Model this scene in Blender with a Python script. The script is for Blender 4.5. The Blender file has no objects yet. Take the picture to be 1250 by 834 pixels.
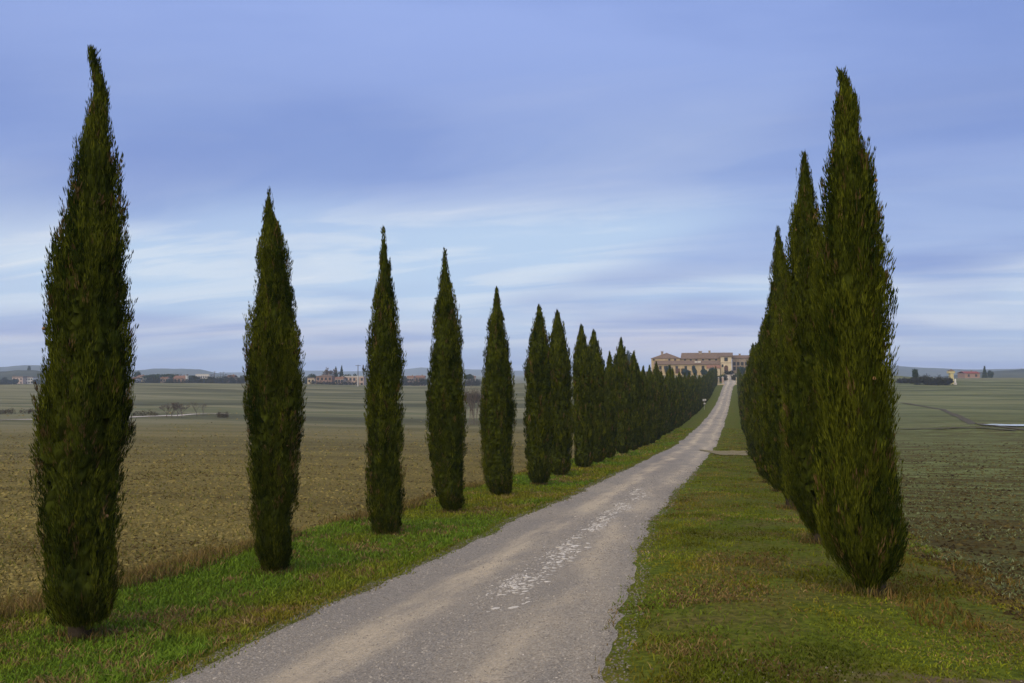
import bpy, math, random
import numpy as np

# ------------------------------------------------------------------ camera, world, sun, exposure
F, CXP, CYP, HOR = 950.0, 625.0, 417.0, 455.0       # focal length and centre in photo pixels, horizon row
VPX = 897.0                                         # vanishing column of the road
YAW = math.atan((VPX - CXP) / F)                    # camera looks this much to the left of the road
CS, SN = math.cos(YAW), math.sin(YAW)
PIT = math.atan((HOR - CYP) / F)
ZC = 1.6
scene = bpy.context.scene
col = scene.collection
cam_d = bpy.data.cameras.new('camera'); cam = bpy.data.objects.new('camera', cam_d); col.objects.link(cam)
cam_d.sensor_width = 36; cam_d.lens = F / 1250 * 36; cam_d.clip_start = 0.1; cam_d.clip_end = 20000
cam.location = (0, 0, ZC); cam.rotation_euler = (math.pi / 2 + PIT, 0, YAW)
scene.camera = cam

SUN_EL, SUN_AZ = math.radians(42), math.radians(192)   # azimuth clockwise from +Y: behind the camera
w = bpy.data.worlds.new('World'); scene.world = w; w.use_nodes = True
wn, wl = w.node_tree.nodes, w.node_tree.links
bg = wn['Background']; bg.inputs['Strength'].default_value = 0.05


def wnode(t, **kw):
    n = wn.new(t)
    for k, v in kw.items():
        if k in n.inputs: n.inputs[k].default_value = v
        else: setattr(n, k, v)
    return n


sky = wnode('ShaderNodeTexSky', sky_type='NISHITA', sun_disc=False, sun_elevation=SUN_EL, sun_rotation=SUN_AZ,
            air_density=1.2, dust_density=0.6, ozone_density=2.5)
tc = wnode('ShaderNodeTexCoord')
sep = wnode('ShaderNodeSeparateXYZ'); wl.new(tc.outputs['Generated'], sep.inputs[0])


def wmath(op, a, b=None):
    n = wn.new('ShaderNodeMath'); n.operation = op
    for i, v in enumerate((a, b)):
        if v is None: continue
        if isinstance(v, (int, float)): n.inputs[i].default_value = v
        else: wl.new(v, n.inputs[i])
    return n.outputs[0]


def wmix(fac, a, b, blend='MIX'):
    n = wn.new('ShaderNodeMix'); n.data_type = 'RGBA'; n.blend_type = blend
    if isinstance(fac, (int, float)): n.inputs[0].default_value = fac
    else: wl.new(fac, n.inputs[0])
    for i, v in ((6, a), (7, b)):
        if isinstance(v, tuple): n.inputs[i].default_value = (*v, 1)
        else: wl.new(v, n.inputs[i])
    return n.outputs[2]


def wramp(fac, stops, interp='EASE'):
    n = wn.new('ShaderNodeValToRGB'); n.color_ramp.interpolation = interp
    el = n.color_ramp.elements
    while len(el) < len(stops): el.new(0.5)
    for e, (p, c) in zip(el, stops):
        e.position = p; e.color = (*c, 1) if isinstance(c, tuple) else (c, c, c, 1)
    wl.new(fac, n.inputs[0]); return n.outputs[0]


up = wmath('MAXIMUM', sep.outputs['Z'], 0.0)
den = wmath('ADD', up, 0.10)
comb = wn.new('ShaderNodeCombineXYZ')
wl.new(wmath('DIVIDE', sep.outputs['X'], den), comb.inputs[0]); wl.new(wmath('DIVIDE', sep.outputs['Y'], den), comb.inputs[1])


def wcloud(scale, detail, rough, dist, rot, sx, sy, off):
    m = wn.new('ShaderNodeMapping'); wl.new(comb.outputs[0], m.inputs[0])
    m.inputs['Rotation'].default_value = (0, 0, rot); m.inputs['Scale'].default_value = (sx, sy, 1); m.inputs['Location'].default_value = off
    n = wn.new('ShaderNodeTexNoise'); wl.new(m.outputs[0], n.inputs['Vector'])
    n.inputs['Scale'].default_value = scale; n.inputs['Detail'].default_value = detail
    n.inputs['Roughness'].default_value = rough; n.inputs['Distortion'].default_value = dist
    return n.outputs['Fac']


S10 = 10.0
def sc(r, g, b): return (r * S10, g * S10, b * S10)
# overcast veil: its own colour with height above the horizon, from lavender haze to periwinkle
veil = wramp(up, [(0.0, sc(.37, .41, .62)), (0.035, sc(.49, .48, .60)), (0.08, sc(.41, .45, .61)), (0.15, sc(.26, .345, .60)), (0.27, sc(.205, .283, .565)), (0.45, sc(.26, .35, .67)), (1.0, sc(.27, .36, .68))])
base = wmix(0.93, sky.outputs[0], veil)
WROT, WOFF, WOFF2 = -.25, (21.4, 4.9, 0), (-9.0, -7.0, 0)
big = wcloud(0.55, 5, .52, .5, -.45, .55, 1.5, (3.1, 1.7, 0))
darkm = wramp(big, [(0.40, 0.0), (0.62, 1.0)])
base2 = wmix(wmath('MULTIPLY', darkm, .7), base, sc(.14, .218, .50))
band = wramp(up, [(0.0, .3), (0.05, .7), (0.10, 1.0), (0.17, .9), (0.24, .22), (0.6, .10), (1.0, .1)])
wis = wcloud(0.85, 9, .58, 1.1, WROT, .55, 1.7, WOFF)
wism = wramp(wis, [(0.42, 0.0), (0.56, .5), (0.70, 1.0)])
lowm = wramp(wcloud(0.30, 3, .5, .3, .2, .8, 1.0, WOFF2), [(0.38, .12), (0.60, 1.0)])
glow = wmath('MULTIPLY', wmath('MULTIPLY', lowm, band), .92)
base25 = wmix(glow, base2, sc(.43, .56, .72))
base3 = wmix(wmath('MULTIPLY', wmath('MULTIPLY', wmath('MULTIPLY', wism, band), lowm), .62), base25, sc(.78, .77, .74))
wl.new(base3, bg.inputs['Color'])

sun_d = bpy.data.lights.new('sun', 'SUN'); sun = bpy.data.objects.new('sun', sun_d); col.objects.link(sun)
sun_d.energy = 1.5; sun_d.angle = math.radians(80); sun_d.color = (1.0, .84, .58)
sun.rotation_euler = (math.pi / 2 - SUN_EL, 0, math.pi - SUN_AZ); sun.location = (30, -40, 60)
scene.view_settings.view_transform = 'Standard'; scene.view_settings.look = 'None'
scene.view_settings.exposure = 1.33; scene.view_settings.gamma = 1.0; scene.view_settings.use_curve_mapping = False
scene.cycles.use_denoising = True
scene.cycles.max_bounces = 6; scene.cycles.diffuse_bounces = 3; scene.cycles.glossy_bounces = 2; scene.cycles.volume_bounces = 1
scene.cycles.transparent_max_bounces = 8

rng = np.random.default_rng(11)
random.seed(4)


# ------------------------------------------------------------------ helpers
def tag(o, label=None, cat=None, group=None, kind=None):
    if label: o['label'] = label
    if cat: o['category'] = cat
    if group: o['group'] = group
    if kind: o['kind'] = kind
    return o


def link(name, data, parent=None, loc=None):
    o = bpy.data.objects.new(name, data); col.objects.link(o)
    if parent: o.parent = parent
    if loc is not None: o.location = loc
    return o


def empty(name, loc=(0, 0, 0), rz=0.0):
    o = bpy.data.objects.new(name, None); col.objects.link(o); o.location = loc; o.rotation_euler = (0, 0, rz); o.empty_display_size = .3
    return o


def np_mesh(name, V, F_, mat, colr=None, smooth=False):
    """V (n,3); F_ (m,k) array with the same k for all faces"""
    V = np.ascontiguousarray(V, np.float32); F_ = np.ascontiguousarray(F_, np.int32)
    me = bpy.data.meshes.new(name); k = F_.shape[1]; m = len(F_)
    me.vertices.add(len(V)); me.vertices.foreach_set('co', V.ravel())
    me.loops.add(m * k); me.loops.foreach_set('vertex_index', F_.ravel())
    me.polygons.add(m); me.polygons.foreach_set('loop_start', np.arange(0, m * k, k, dtype=np.int32))
    me.polygons.foreach_set('loop_total', np.full(m, k, np.int32))
    if smooth: me.polygons.foreach_set('use_smooth', np.ones(m, bool))
    me.update(calc_edges=True)
    if colr is not None:
        a = me.color_attributes.new('Col', 'FLOAT_COLOR', 'POINT')
        c = np.ones((len(V), 4), np.float32); c[:, :3] = colr; a.data.foreach_set('color', c.ravel())
    me.materials.append(mat); return me


class MB:
    """collects simple shapes into one mesh"""
    def __init__(s): s.v = []; s.f = []
    def add(s, v, f):
        n = len(s.v); s.v += [tuple(p) for p in v]; s.f += [tuple(i + n for i in q) for q in f]; return s
    def box(s, x0, x1, y0, y1, z0, z1):
        v = [(x, y, z) for z in (z0, z1) for y in (y0, y1) for x in (x0, x1)]
        return s.add(v, [(0, 2, 3, 1), (4, 5, 7, 6), (0, 1, 5, 4), (2, 6, 7, 3), (0, 4, 6, 2), (1, 3, 7, 5)])
    def tube(s, pts, rad, n=7, cap=True):
        pts = [np.array(p, float) for p in pts]; rings = []
        for i, p in enumerate(pts):
            d = pts[min(i + 1, len(pts) - 1)] - pts[max(i - 1, 0)]; d /= np.linalg.norm(d) + 1e-9
            a = np.cross(d, (0, 0, 1) if abs(d[2]) < .9 else (1, 0, 0)); a /= np.linalg.norm(a); b = np.cross(d, a)
            r = rad[i] if hasattr(rad, '__len__') else rad
            rings += [tuple(p + r * (math.cos(t) * a + math.sin(t) * b)) for t in np.linspace(0, 2 * math.pi, n, endpoint=False)]
        f = [(i * n + j, i * n + (j + 1) % n, (i + 1) * n + (j + 1) % n, (i + 1) * n + j) for i in range(len(pts) - 1) for j in range(n)]
        if cap: f += [tuple(range(n))[::-1], tuple((len(pts) - 1) * n + j for j in range(n))]
        return s.add(rings, f)
    def mesh(s, name, mat, smooth=False):
        me = bpy.data.meshes.new(name); me.from_pydata(s.v, [], s.f); me.materials.append(mat)
        if smooth:
            for p in me.polygons: p.use_smooth = True
        me.update(); return me
    def build(s, name, mat, parent=None, loc=None, smooth=False): return link(name, s.mesh(name, mat, smooth), parent, loc)


def vn(x, y, seed=0):
    """value noise, 0..1"""
    x = np.asarray(x, float); y = np.asarray(y, float)
    xi = np.floor(x).astype(np.int64); yi = np.floor(y).astype(np.int64); fx = x - xi; fy = y - yi
    fx = fx * fx * (3 - 2 * fx); fy = fy * fy * (3 - 2 * fy)
    def h(a, b):
        n = (a * 374761393 + b * 668265263 + seed * 974634777) & 0x7fffffff
        n = ((n ^ (n >> 13)) * 1274126177) & 0x7fffffff
        return ((n ^ (n >> 16)) & 0xffff) / 65535.0
    return (h(xi, yi) * (1 - fx) + h(xi + 1, yi) * fx) * (1 - fy) + (h(xi, yi + 1) * (1 - fx) + h(xi + 1, yi + 1) * fx) * fy


def fbm(x, y, seed=0, o=3):
    t = 0; a = .5; s = 0
    for i in range(o): t = t + a * vn(x * 2 ** i, y * 2 ** i, seed + i); s += a; a *= .5
    return t / s


def sstep(a, b, x):
    t = np.clip((np.asarray(x, float) - a) / (b - a), 0, 1); return t * t * (3 - 2 * t)


# photo pixel -> place
def ray(x, y):
    k = (x - CXP) / F; v = -(y - CYP) / F
    fw = math.cos(PIT) - v * math.sin(PIT); rz = v * math.cos(PIT) + math.sin(PIT)
    return np.array([k * CS - fw * SN, k * SN + fw * CS, rz]) / fw      # per metre of level depth


def at(x, y, d):
    r = ray(x, y) * d; return np.array([r[0], r[1], ZC + r[2]])


def depth(X, Y): return CS * Y - SN * X


# ------------------------------------------------------------------ terrain
def smooth_curve(xs, zs, k=9):
    X = np.linspace(xs[0], xs[-1], 2400); Z = np.interp(X, xs, zs); ker = np.hanning(k * 8 + 1); ker /= ker.sum()
    n = len(ker) // 2; Zp = np.concatenate([np.full(n, Z[0]) + (np.arange(-n, 0) * (Z[1] - Z[0])), Z, np.full(n, Z[-1])])
    return X, np.convolve(Zp, ker, 'valid')


def lin_smooth(xs, zs):
    """piecewise curve, rounded at a scale that grows with distance"""
    X = np.concatenate([np.linspace(-400, 0, 60, endpoint=False), np.linspace(0, 60, 200, endpoint=False), np.geomspace(60, 6000, 500)])
    Z = np.interp(X, xs, zs)
    for _ in range(60): Z[1:-1] = (Z[:-2] + 2 * Z[1:-1] + Z[2:]) / 4
    return X, Z


ZLc = lin_smooth([-400, -10, 0, 30, 60, 98, 135, 171, 220, 262, 287, 300, 342, 380, 450, 600, 6000], [-1.5, -1.9, -2.35, -3.96, -5.5, -6.45, -6.85, -6.85, -6.0, -4.75, -4.3, -3.4, .5, .7, .2, -4, -10])
ZRc = lin_smooth([-400, -10, 0, 4, 8, 12.5, 18, 24, 32, 60, 98, 135, 171, 220, 262, 287, 300, 342, 380, 450, 600, 6000], [-1.2, -1.45, -1.55, -1.70, -1.98, -2.40, -2.90, -3.36, -3.98, -5.45, -6.4, -6.8, -6.8, -6.0, -4.75, -4.3, -3.4, .5, .7, .2, -4, -10])
ZFLc = lin_smooth([-400, 0, 30, 60, 100, 150, 200, 260, 300, 340, 420, 500, 700, 1200, 6000], [-2.2, -2.4, -3.95, -5.45, -6.5, -6.9, -6.7, -5.9, -5.3, -5.5, -8, -9.5, -10, -10, -10])
ZFRc = lin_smooth([-400, 0, 8, 20, 40, 60, 100, 150, 200, 250, 300, 350, 450, 600, 1200, 6000], [-1.3, -1.6, -2.0, -3.0, -4.3, -5.2, -5.9, -5.9, -5.2, -4.2, -3.2, -2.7, -4.5, -7, -9, -10])
PUD = at(1240, 520, 76)


def terrain(X, Y):
    X = np.asarray(X, float); Y = np.asarray(Y, float); d = depth(X, Y)
    zl = np.interp(Y, *ZLc); zr = np.interp(Y, *ZRc)
    t = sstep(-5.6, .6, X); z = zl + (zr - zl) * t
    fl = np.interp(d, *ZFLc) + 1.5 * np.exp(-((d - 300) / 60) ** 2) * np.exp(-((X + 225) / 70) ** 2)
    wl_ = sstep(8, 45, -X - 2) * (1 - sstep(235, 300, Y) * (1 - sstep(50, 110, -X)))
    z = np.where(X < -8, z * (1 - wl_) + fl * wl_, z)
    fr = np.interp(d, *ZFRc) + 1.0 * sstep(60, 160, X) * np.exp(-((d - 340) / 90) ** 2)
    wr = sstep(4, 30, X) * (1 - sstep(235, 300, Y) * (1 - sstep(40, 90, X)))
    z = np.where(X > 3, z * (1 - wr) + fr * wr, z)
    # fields lie a little below the verge; banks are soft
    z = z - .16 * sstep(7.6, 9.2, -X) - .10 * sstep(1.9, 3.2, X)
    und = (fbm(X * .05, Y * .05, 5) - .5) * 1.1 * sstep(12, 60, np.abs(X + 3)) + (fbm(X * .35, Y * .35, 9) - .5) * .10
    z = z + und * (1 - .8 * sstep(-6, -5, X) * (1 - sstep(-1.4, -.6, X)))
    # shallow crown and ruts of the road
    inr = sstep(-5.4, -4.4, X) * (1 - sstep(-1.9, -1.2, X))
    z = z + inr * (.05 - .035 * np.exp(-((X + 3.75) / .35) ** 2) - .035 * np.exp(-((X + 1.95) / .3) ** 2))
    e = ((X - PUD[0]) / 7) ** 2 + ((Y - PUD[1]) / 7) ** 2
    z = z * (1 - np.exp(-e * e)) + (PUD[2] - ZC) * np.exp(-e * e)
    return z + ZC


def ground_hit(x, y):
    r = ray(x, y); d = np.concatenate([np.arange(2, 120, .05), np.arange(120, 1500, .5)])
    zz = ZC + r[2] * d - terrain(r[0] * d, r[1] * d); i = np.argmax(zz < 0)
    return np.array([r[0] * d[i], r[1] * d[i], float(terrain(r[0] * d[i], r[1] * d[i]))])


def gz(X, Y): return float(terrain(X, Y))


def road_l(Y):
    Y = np.asarray(Y, float)
    b = np.interp(Y, [-60, 3, 7, 12, 20, 27, 40, 70, 110, 170, 220, 287, 345], [-4.5, -4.52, -4.46, -4.40, -4.40, -4.40, -4.38, -4.25, -4.15, -4.05, -3.95, -3.9, -3.9])
    return b + (fbm(Y * .5, 0 * Y, 31) - .5) * .3 + (fbm(Y * 2.6, 0 * Y, 33, 4) - .5) * .22


def road_r(Y):
    Y = np.asarray(Y, float)
    b = np.interp(Y, [-60, 2.5, 4.5, 7, 10, 15, 25, 60, 110, 170, 220, 270, 287, 345], [-.4, -.6, -.78, -1.0, -1.25, -1.5, -1.65, -1.4, -1.35, -1.2, -1.0, -.6, .4, -.3])
    return b + (fbm(Y * .5, 0 * Y, 41) - .5) * .22 + (fbm(Y * 3.1, 0 * Y, 43, 4) - .5) * .16


def field_l(Y): return -8.0 + (fbm(np.asarray(Y, float) * .4, 0 * np.asarray(Y, float), 51) - .5) * .9
def field_r(Y): return 2.15 + (fbm(np.asarray(Y, float) * .4, 0 * np.asarray(Y, float), 61) - .5) * .8


# ------------------------------------------------------------------ materials
class NT:
    def __init__(s, name):
        s.m = bpy.data.materials.new(name); s.m.use_nodes = True; s.n = s.m.node_tree.nodes; s.l = s.m.node_tree.links
        s.b = s.n['Principled BSDF']; s.b.inputs['Specular IOR Level'].default_value = .05
        s.pos = s.n.new('ShaderNodeNewGeometry').outputs['Position']
    def put(s, inp, v):
        if isinstance(v, (int, float)): inp.default_value = v
        elif isinstance(v, tuple): inp.default_value = (*v, 1) if len(v) == 3 and inp.type == 'RGBA' else v
        else: s.l.new(v, inp)
    def noise(s, scale, detail=4, rough=.55, stretch=None, vec=None, dist=0):
        n = s.n.new('ShaderNodeTexNoise'); v = vec or s.pos
        if stretch:
            mp = s.n.new('ShaderNodeMapping'); s.l.new(v, mp.inputs[0]); mp.inputs['Scale'].default_value = stretch[:3]
            if len(stretch) > 3: mp.inputs['Rotation'].default_value = (0, 0, stretch[3])
            v = mp.outputs[0]
        s.l.new(v, n.inputs['Vector']); n.inputs['Scale'].default_value = scale; n.inputs['Detail'].default_value = detail; n.inputs['Roughness'].default_value = rough
        n.inputs['Distortion'].default_value = dist
        return n.outputs['Fac']
    def vor(s, scale, feature='F1', out='Distance'):
        n = s.n.new('ShaderNodeTexVoronoi'); n.feature = feature; s.l.new(s.pos, n.inputs['Vector']); n.inputs['Scale'].default_value = scale; return n.outputs[out]
    def ramp(s, f, stops, interp='LINEAR'):
        n = s.n.new('ShaderNodeValToRGB'); n.color_ramp.interpolation = interp; el = n.color_ramp.elements
        while len(el) < len(stops): el.new(.5)
        for e, (p, c) in zip(el, stops): e.position = p; e.color = (*c, 1) if isinstance(c, tuple) else (c, c, c, 1)
        s.l.new(f, n.inputs[0]); return n.outputs[0]
    def mix(s, f, a, b, blend='MIX'):
        n = s.n.new('ShaderNodeMix'); n.data_type = 'RGBA'; n.blend_type = blend
        s.put(n.inputs[0], f); s.put(n.inputs[6], a); s.put(n.inputs[7], b); return n.outputs[2]
    def math(s, op, a, b=0.0, clamp=False):
        n = s.n.new('ShaderNodeMath'); n.operation = op; n.use_clamp = clamp; s.put(n.inputs[0], a); s.put(n.inputs[1], b); return n.outputs[0]
    def attr(s, name, out='Color'):
        n = s.n.new('ShaderNodeAttribute'); n.attribute_name = name; return n.outputs[out]
    def rnd(s): return s.n.new('ShaderNodeObjectInfo').outputs['Random']
    def bump(s, h, strength=.5, dist=.05):
        n = s.n.new('ShaderNodeBump'); n.inputs['Strength'].default_value = strength; n.inputs['Distance'].default_value = dist
        s.l.new(h, n.inputs['Height']); s.l.new(n.outputs[0], s.b.inputs['Normal'])
    def out(s, c, rough=.9):
        s.put(s.b.inputs['Base Color'], c); s.put(s.b.inputs['Roughness'], rough); return s.m


def plain(name, c, rough=.85, var=.25, scale=3.0):
    t = NT(name); f = t.noise(scale, 5, .6)
    lo = tuple(v * (1 - var) for v in c); hi = tuple(min(1, v * (1 + var)) for v in c)
    return t.out(t.ramp(f, [(.3, lo), (.7, hi)]), rough)


def attr_mat(name, rough=.8, spec=.15, trans=0.0):
    t = NT(name); t.b.inputs['Specular IOR Level'].default_value = spec; c = t.attr('Col'); t.out(c, rough)
    if trans:
        tr = t.n.new('ShaderNodeBsdfTranslucent'); t.l.new(c, tr.inputs['Color']); ms = t.n.new('ShaderNodeMixShader'); ms.inputs[0].default_value = trans
        t.l.new(t.b.outputs[0], ms.inputs[1]); t.l.new(tr.outputs[0], ms.inputs[2]); t.l.new(ms.outputs[0], t.n['Material Output'].inputs['Surface'])
    return t.m


M = {}
M['foliage'] = attr_mat('cypress foliage', .9, .03, .12)
M['leaf'] = attr_mat('leaves', .9, .03, .15)
M['grass'] = attr_mat('grass blades', .85, .04, .2)
M['loose'] = attr_mat('stones and clods', .95, .03)
M['bark'] = plain('bark', (.042, .032, .022), .95, .4, 14)
M['twig'] = plain('bare twigs', (.11, .09, .075), .95, .3, 5)

# left field
t = NT('tilled brown field')
dd = t.n.new('ShaderNodeVectorMath'); dd.operation = 'DOT_PRODUCT'; t.l.new(t.pos, dd.inputs[0]); dd.inputs[1].default_value = (-SN, CS, 0)
dist = t.math('ADD', dd.outputs['Value'], t.math('MULTIPLY', t.math('SUBTRACT', t.noise(.03, 3, .5), .5), 26.0))
dn = t.math('DIVIDE', dist, 400.0, True)
clod = t.noise(9, 6, .62, (1, 1.6, 1, -YAW)); mid = t.noise(.9, 5, .6, (1, 2.5, 1, YAW)); lay = t.noise(.10, 4, .55, (1, 5, 1, YAW))
brown = t.ramp(clod, [(.32, (.050, .038, .010)), (.5, (.15, .118, .032)), (.68, (.245, .198, .064))])
brown = t.mix(t.math('MULTIPLY', t.ramp(mid, [(.4, 0.), (.65, 1.)]), .45), brown, (.155, .115, .036))
farc = t.ramp(dn, [(.0, (.15, .12, .05)), (.21, (.15, .13, .06)), (.235, (.125, .12, .065)), (.285, (.10, .095, .055)), (.30, (.15, .16, .08)), (.40, (.17, .17, .09)), (.42, (.075, .08, .045)), (.46, (.10, .11, .055)),
                   (.49, (.19, .185, .10)), (.58, (.12, .13, .065)), (.63, (.20, .185, .095)), (.75, (.165, .16, .08)), (1.0, (.15, .15, .08))])
farc = t.mix(.45, farc, t.ramp(lay, [(.34, (.055, .06, .032)), (.5, (.14, .14, .075)), (.66, (.25, .235, .14))]))
farc = t.mix(.35, farc, t.ramp(t.noise(.55, 6, .65, (1, 3.5, 1, YAW)), [(.3, (.08, .075, .04)), (.7, (.21, .19, .115))]))
farc = t.mix(1.0, farc, (.84, .82, .78), 'MULTIPLY'); farc = t.mix(.6, farc, t.ramp(t.noise(.012, 4, .6, (.45, 4.5, 1)), [(.38, (.045, .05, .026)), (.48, (.13, .13, .065)), (.55, (.22, .20, .115)), (.62, (.10, .11, .05))]))
fur = t.noise(.22, 5, .6, (.12, 1.6, 1)); brown = t.mix(t.ramp(fur, [(.42, .0), (.62, .6)]), brown, t.ramp(clod, [(.35, (.03, .022, .008)), (.6, (.10, .078, .022))]))
c = t.mix(t.ramp(dn, [(.07, 0.), (.17, .35), (.29, 1.)], 'EASE'), brown, farc)
t.bump(clod, .9, .09); M['field_l'] = t.out(c, .95)

t = NT('young crop field')
dd = t.n.new('ShaderNodeVectorMath'); dd.operation = 'DOT_PRODUCT'; t.l.new(t.pos, dd.inputs[0]); dd.inputs[1].default_value = (-SN, CS, 0)
dist = t.math('ADD', dd.outputs['Value'], t.math('MULTIPLY', t.math('SUBTRACT', t.noise(.08, 3, .5), .5), 14.0))
dn = t.math('DIVIDE', dist, 300.0, True)
clod = t.noise(7, 6, .65, (1, 2.2, 1, .5)); row = t.noise(.5, 6, .65, (.8, 2.0, 1, .42)); lay = t.noise(.06, 5, .6, (1, 4, 1, .25))
soil = t.ramp(clod, [(.34, (.022, .016, .005)), (.52, (.078, .058, .016)), (.70, (.145, .125, .04))])
crop = t.ramp(t.math('ADD', t.math('MULTIPLY', clod, .4), t.math('MULTIPLY', row, .6)), [(.36, (.05, .052, .016)), (.5, (.12, .145, .042)), (.66, (.195, .215, .085))])
fcol = t.ramp(lay, [(.36, (.042, .046, .022)), (.5, (.10, .12, .05)), (.62, (.16, .17, .075))])
c = t.mix(t.math('MULTIPLY', t.ramp(row, [(.42, 0.), (.60, 1.)]), t.ramp(dn, [(.03, .25), (.09, .9)])), soil, crop)
fcol = t.mix(.6, fcol, t.ramp(t.noise(.02, 4, .6, (.5, 3.5, 1, .15)), [(.38, (.04, .04, .024)), (.5, (.12, .13, .06)), (.6, (.20, .195, .10))]))
c = t.mix(t.ramp(dn, [(.12, 0.), (.4, .85)]), c, fcol)
t.bump(clod, .9, .10); M['field_r'] = t.out(c, .95)

t = NT('grass verge ground')
a = t.noise(1.1, 5, .6); b = t.noise(14, 5, .65); c2 = t.noise(.35, 4, .6)
g = t.ramp(b, [(.3, (.035, .048, .005)), (.55, (.10, .125, .010)), (.75, (.16, .165, .022))])
dry = t.ramp(b, [(.3, (.05, .04, .012)), (.6, (.15, .105, .034)), (.8, (.22, .16, .075))])
c = t.mix(t.math('MULTIPLY', t.ramp(a, [(.46, 0.), (.64, 1.)]), .65), g, dry)
c = t.mix(t.math('MULTIPLY', t.ramp(c2, [(.45, 0.), (.62, 1.)]), .5), c, t.ramp(b, [(.3, (.05, .055, .006)), (.7, (.16, .15, .022))]))
c = t.mix(1.0, c, (.9, .9, .9), 'MULTIPLY'); t.bump(b, .8, .05); M['verge'] = t.out(c, .95)

t = NT('gravel road')
u = t.attr('Col')                      # red: across the road 0..1
sepc = t.n.new('ShaderNodeSeparateColor'); t.l.new(u, sepc.inputs[0]); ux = sepc.outputs[0]
wob = t.math('ADD', ux, t.math('MULTIPLY', t.math('SUBTRACT', t.noise(.35, 3, .5, (1, .5, 1)), .5), .22))
grain = t.noise(55, 5, .75); gr2 = t.noise(16, 5, .65); pat = t.noise(1.0, 5, .6, (1.6, .45, 1)); pb = t.noise(.28, 4, .6, (1.5, .6, 1))
grey = t.ramp(grain, [(.30, (.118, .104, .085)), (.5, (.275, .243, .195)), (.70, (.46, .41, .335))])
tan = t.ramp(grain, [(.30, (.34, .27, .18)), (.5, (.51, .42, .29)), (.72, (.66, .56, .41))])
wob = t.math('ADD', wob, t.math('MULTIPLY', t.math('SUBTRACT', t.noise(2.2, 5, .65, (1, .5, 1)), .5), .16))
track = t.ramp(wob, [(.0, .0), (.18, .05), (.30, .85), (.38, 1.), (.50, .15), (.58, .05), (.70, .25), (.80, .8), (.88, .35), (1., 0.)], 'EASE')
c = t.mix(t.math('MULTIPLY', track, t.ramp(pat, [(.36, .1), (.56, 1.)])), grey, tan)
c = t.mix(t.math('MULTIPLY', t.ramp(pb, [(.5, 0.), (.66, 1.)]), .55), c, t.mix(.5, c, (.10, .09, .095)))
c = t.mix(t.math('MULTIPLY', t.ramp(t.noise(.22, 3, .5), [(.52, 0.), (.64, 1.)]), .35), c, (.44, .375, .27))
c = t.mix(t.ramp(gr2, [(.3, .35), (.5, 0.)]), c, (.14, .122, .10))
t.bump(t.math('ADD', t.math('ADD', grain, gr2), t.noise(3.5, 4, .6)), .8, .03); M['road'] = t.out(c, .93)

t = NT('pale track'); g = t.noise(3, 5, .6)
M['track'] = t.out(t.ramp(g, [(.3, (.30, .26, .21)), (.7, (.52, .48, .42))]), .95)
t = NT('sandy side path'); g = t.noise(6, 5, .65); M['side_path'] = t.out(t.ramp(g, [(.3, (.12, .105, .045)), (.7, (.27, .22, .13))]), .95); t.bump(g, .6, .03)
t = NT('bare verge soil'); g = t.noise(9, 6, .7); g2 = t.noise(1.6, 5, .65); M['bare'] = t.out(t.mix(t.ramp(g2, [(.44, 0.), (.56, 1.)]), t.ramp(g, [(.3, (.06, .042, .018)), (.7, (.17, .125, .07))]), t.ramp(g, [(.3, (.05, .055, .006)), (.7, (.12, .125, .014))])), .95); t.bump(g, .8, .03)
t = NT('puddle water'); t.b.inputs['Specular IOR Level'].default_value = .6
t.bump(t.noise(1.5, 3, .5), .04, .02); M['water'] = t.out((.20, .19, .17), .06)
t = NT('mud'); g = t.noise(3, 5, .65); t.bump(g, .8, .05); M['mud'] = t.out(t.ramp(g, [(.3, (.045, .038, .022)), (.7, (.11, .095, .06))]), .8)


# ------------------------------------------------------------------ ground sheets
ys_near = np.arange(1.0, 30, .14)
YS = [*np.linspace(-300, -20, 15), *np.linspace(-18, .8, 24), *ys_near]
st = .16
while YS[-1] < 345: YS.append(YS[-1] + st); st *= 1.035 if st < 3 else 1.0
YS = np.array(YS); YS[-1] = 345.0
YFAR = np.concatenate([[345.0], np.geomspace(349, 4000, 70)])


def strip(name, xa, xb, ys, mat, lift=0.0, ucol=False):
    """sheet between columns of X (ny, nx)"""
    X = xa if xb is None else xa + (xb - xa)
    Yg = np.repeat(ys[:, None], X.shape[1], 1); Z = terrain(X, Yg) + lift
    V = np.stack([X, Yg, Z], -1).reshape(-1, 3); ny, nx = X.shape
    i = (np.arange(ny - 1)[:, None] * nx + np.arange(nx - 1)[None]).ravel()
    Fq = np.stack([i, i + 1, i + nx + 1, i + nx], 1)
    cc = None
    if ucol:
        cc = np.zeros((len(V), 3), np.float32); cc[:, 0] = np.tile(np.linspace(0, 1, nx), ny)
    return link(name, np_mesh(name, V, Fq, mat, cc, True))


def cols(a, b, n): return a[:, None] + (b - a)[:, None] * np.linspace(0, 1, n)[None]


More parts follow.
